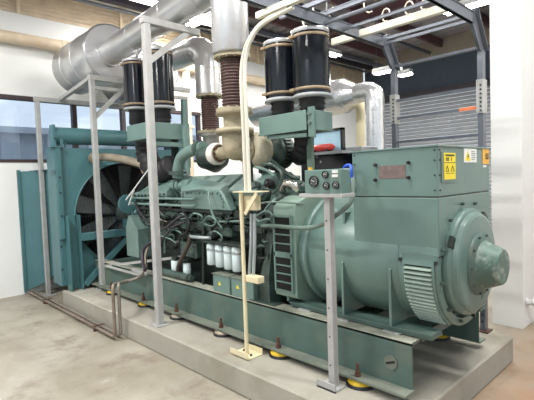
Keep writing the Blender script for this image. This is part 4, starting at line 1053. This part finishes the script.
# bracket and box
l = onY(235.5, 191.5, YP).x; r_x = onY(260.5, 191.5, YP).x
b = MB(); b.box(l, r_x, YP-.03, YP+.09, 1.495, 1.503); b.bar((r_x-.02, YP-.02, 1.49), (onY(247, 214, YP).x, YP-.02, 1.33), .03, .01, (0, 1, 0)); b.build('angle_bracket', 'cream', e)
b = MB(); x1_ = onY(259, 200, YP+.06).x; b.box(l+.01, x1_, YP+.02, YP+.08, 1.355, 1.47, .004); b.build('junction_box', 'cream', e)
# twin conduits up and bending to the overhead channel
for k, off in enumerate((0, .042)):
    pts = [onY(245.5+off*110, 192, YP), onY(242.8+off*100, 90, YP)]
    x_ = -2.545+off; p = [(x_, YP, 1.503), (x_+.01, YP, 2.40-off*.3)]
    b = MB(); b.tube(spline([(x_, YP, 1.503), (x_+.0, YP, 1.9), (x_-.005, YP, 2.34), (x_+.03-off*.3, YP, 2.52-off*.4), (x_+.11-off*.8, YP, 2.63-off*.5), (x_+.25-off, YP, 2.705-off*.3), (x_+.5, YP, 2.735-off*.3)], 8), .0145, 12); b.build('conduit', 'conduit', e)
b = MB(); b.box(-2.35, -1.2, YP-.02, YP+.02, 2.74, 2.785, .003); b.build('overhead_channel', 'conduit', e)
# small lower grey pipes into a small cream box
b = MB(); b.box(onY(246.5, 283, YP).x, onY(259, 283, YP).x, YP-.01, YP+.06, .80, .852, .005); b.build('small_cream_box', 'cream', e)
for (p0, p1) in (((251.5, 214), (249.5, 279)), ((254.5, 214), (253.5, 279))):
    b = MB(); b.tube(spline([onY(p0[0], p0[1], YP+.03), onY((p0[0]+p1[0])/2+.6, 245, YP+.03), Vector((onY(p1[0], p1[1], YP+.03).x, YP+.03, .85))], 5), .013, 10); b.build('drop_conduit', 'greypipe', e)

# ================================================================== FREE STANDING POST FRAMES
def square_post(name, x, y, z0, z1, w_, label, m_, bar=None, brace=None, foot=True, extra=None):
    e = empty(name, (x, y, z0), label, 'post')
    b = MB(); b.box(x-w_/2, x+w_/2, y-w_/2, y+w_/2, z0, z1, .006); b.build('upright', m_, e)
    if foot: b = MB(); b.box(x-.075, x+.075, y-.075, y+.075, z0, z0+.012, .002); bolts(b, [(x+sx*.055, y+sy*.055, z0+.012) for sx in (-1, 1) for sy in (-1, 1)], (0, 0, 1), .008, .012); b.build('foot_plate', m_, e)
    if bar: b = MB(); b.box(x-w_/2-.004, x+w_/2+.004, y-w_/2-.01, y+bar, z1-.065, z1, .003); b.build('top_arm', m_, e)
    if brace: b = MB(); b.bar((x, y+.0, z1-brace[1]), (x, y+brace[0], z1-.06), w_*.8, .05, (1, 0, 0)); b.build('diagonal_brace', m_, e)
    return e
square_post('steel_post', -3.80, 2.15, .21, 3.15, .068, 'tall white square post with a cantilever top arm and diagonal brace', 'postgrey', .60, (.46, .42))
e98 = square_post('steel_post', -5.68, 2.40, .21, 3.0, .065, 'grey post with braced arms carrying the big silencer', 'postgrey', 1.5, (.5, .56))
b = MB(); b.bar((-6.80, 2.40, 2.86), (-5.68, 2.40, 2.97), .05, .05); b.bar((-6.80, 3.3, 2.86), (-5.68, 3.3, 2.97), .05, .05); b.build_each('side_rail', 'postgrey', e98)
b = MB(); b.box(-5.71, -5.65, 2.40, 3.85, 2.82, 2.865); b.build('lower_arm', 'postgrey', e98)
square_post('steel_post', -6.84, 2.085, 0.0, 2.87, .06, 'grey post in front of the window, nearest the wall', 'postgrey', 1.75)

# ================================================================== CABLE LADDER
e = empty('cable_ladder', (-1.8, 3.93, .21), 'grey cable ladder rising behind the alternator and bending forward overhead', 'cable ladder')
LX0, LX1, LY, LZ = -2.245, -1.435, 3.93, 2.84
for X_, nm in ((LX0, 'left'), (LX1, 'right')):
    b = MB(); b.box(X_-.022, X_+.022, LY-.03, LY+.03, .22, 2.60)
    b.build('vertical_rail', 'rack', e)
    b = MB(); b.hexa([(X_-.012, LY-.05, 2.6), (X_+.012, LY-.05, 2.6), (X_+.012, LY+.05, 2.6), (X_-.012, LY+.05, 2.6)], [(X_-.012, LY-.20, 2.78), (X_+.012, LY-.20, 2.78), (X_+.012, LY-.16, 2.90), (X_-.012, LY-.16, 2.90)])
    b.bar((X_+.02, LY+.05, 2.6), (X_+.02, LY-.16, 2.90), .05, .008, (0, 1, 0)); b.build('elbow_plate', 'rack', e)
    b = MB(); yend = 1.9 if nm == 'left' else 1.6
    b.box(X_-.012, X_+.012, yend, LY-.17, 2.79, 2.88); b.box(X_-.02, X_+.02, yend, LY-.17, 2.79, 2.796); b.box(X_-.02, X_+.02, yend, LY-.17, 2.874, 2.88); b.build('overhead_rail', 'rack', e)
    b = MB(); b.box(X_-.028, X_+.028, LY-.045, LY+.045, 2.08, 2.36); pt = b.build('splice_plate', 'postgrey', e)
    b = MB(); bolts(b, [(X_+.01, LY-.045, 2.1+.035*k) for k in range(7)], (0, -1, 0), .008, .01); b.build('bolt', 'ink', pt)
    b = MB(); b.box(X_-.05, X_+.05, LY-.06, LY+.06, .211, .222); b.build('foot', 'rust', e)
b = MB(); bolts(b, [(LX1, LY-.0305, .3+.06*k) for k in range(16)], (0, -1, 0), .009, .002); b.build_each('drilled_hole', 'ink', e)
for z_ in (2.63, 2.40, 2.30, 2.13, 1.90, 1.65, 1.4):
    if z_ == 2.40: continue
    b = MB(); b.box(LX0, LX1, LY-.016, LY+.016, z_-.011, z_+.011); b.build('rung', 'rack', e)
b = MB(); b.box(LX1-.18, LX1-.01, LY-.024, LY-.02, 2.118, 2.144); b.build('orange_tape', 'warn_orange', e)
for y_ in (3.93-.18, 3.62, 3.36, 3.1, 2.86):
    if abs(y_-3.36) < .01: continue
    b = MB(); b.box(LX0, LX1, y_-.013, y_+.013, 2.805, 2.828); b.build('rung', 'rack', e)
# overhead crossing channels
b = MB(); p = onZ(333, 41, 2.84); b.box(-2.54, -1.43, 3.33, 3.375, 2.80, 2.86, .003); tag(b.build('white_channel', 'conduit'), 'white painted channel crossing the overhead cable ladder', 'channel')
c1 = MB(); c1.box(-2.50, -.9, 2.905, 2.935, 2.90, 2.93); c1.box(-2.50, -.9, 2.90, 2.94, 2.928, 2.935)
tag(c1.build('crossing_channel', 'rack'), 'grey channel with cable ties crossing above the right air cleaners', 'channel')
c1 = MB(); c1.box(-2.52, -.9, 2.63, 2.66, 2.88, 2.91); tag(c1.build('crossing_channel', 'rack'), 'grey channel at the top edge, nearest of the crossing channels', 'channel')
def tie(px, py, z, lab, s_=.05):
    c = onZ(px, py, z); b = MB(); pts = [c+Vector((s_*.7*math.cos(a), 0, s_*math.sin(a))) for a in [2*PI*k/10 for k in range(9)]]
    b.tube(spline(pts, 3), .006, 6); tag(b.build('cable_tie', 'tie'), lab, 'cable tie', 'cable ties on the overhead channels')
tie(308, 16, 2.9, 'open cable tie loop hanging over the rightmost air cleaner', .09)
tie(333, 14, 2.92, 'narrow cable tie on the channel right of the rightmost air cleaner')
tie(370, 2, 2.94, 'long cable tie loop at the top edge', .08)
tie(386, 15, 2.87, 'cable tie standing on the left end of the white channel')
tie(409, 8, 2.87, 'cable tie standing midway on the white channel')
tie(424, 5, 2.87, 'cable tie nearest the right end of the white channel', .035)

# ================================================================== FLOOR PIPES
p0 = onZ(38, 294, .05); 
e = empty('floor_pipes', (-5.5, 1.93, 0), 'pair of thin steel pipes along the floor, rising over the plinth to the engine', 'pipe')
for k, yy in enumerate((1.905, 1.965)):
    b = MB(); b.tube(fillet([(-7.15, yy, .04), (-4.27-.0*k, yy, .04), (-4.27, yy, .58), onY(123+k*3, 282, 2.15), onY(140, 277.5, 2.3), onY(146, 270, 2.42), onY(145, 258, 2.45), onY(148, 247, 2.5)], .06, 5), .017, 12)
    b.build('fuel_pipe', 'steelpipe' if k else 'copperpipe', e)
b = MB()
for x in (-6.4, -4.75): b.box(x, x+.03, 1.875, 1.995, 0, .023); b.box(x, x+.03, 1.875, 1.995, .057, .064)
b.build_each('clamp', 'rust', e)
b = MB(); b.tube(spline([onY(145, 270, 2.3), onY(143, 262, 2.35), onY(143, 250, 2.4), onY(152, 242, 2.45), onY(162, 238, 2.5)], 7), .019, 12); tag(b.build('fuel_hose', 'hose_dark'), 'pair of dark purple hoses looping down from the engine behind the white post', 'hose')
# grey angle shelf beside the fan post
b = MB(); a = onY(106, 266, 2.42); c = onY(147, 282, 2.30)
b.bar(a, onY(140, 275, 2.35), .05, .012); b.bar(a, onY(185, 256.5, 2.62), .02, .03); b.bar(onY(133, 269.5, 2.4), onY(147, 274, 2.38), .03, .03)
tag(b.build('angle_iron_bracket', 'postgrey'), 'pale angle iron bracket between the grey post and the white post', 'bracket')

# white drum lying beyond the column at far right edge
b = MB(); b.lathe([(0, .045), (.01, .045), (.012, .028), (.05, .028), (.055, .04), (.085, .04), (.09, .02)], (-1.384, 4.93, .25), (1, .1, .1), 18)
tag(b.build('white_fitting', 'white_paint'), 'small white fitting low on the right side of the white column', 'fitting')

# ================================================================== WORLD / EXPOSURE
wd = bpy.data.worlds.new('world'); scene.world = wd; wd.use_nodes = True
bg = wd.node_tree.nodes['Background']; bg.inputs['Color'].default_value = (.80, .90, 1.0, 1); bg.inputs['Strength'].default_value = .85
scene.view_settings.view_transform = 'Standard'; scene.view_settings.look = 'None'
scene.view_settings.exposure = 0.42; scene.view_settings.gamma = 1; scene.view_settings.use_curve_mapping = False
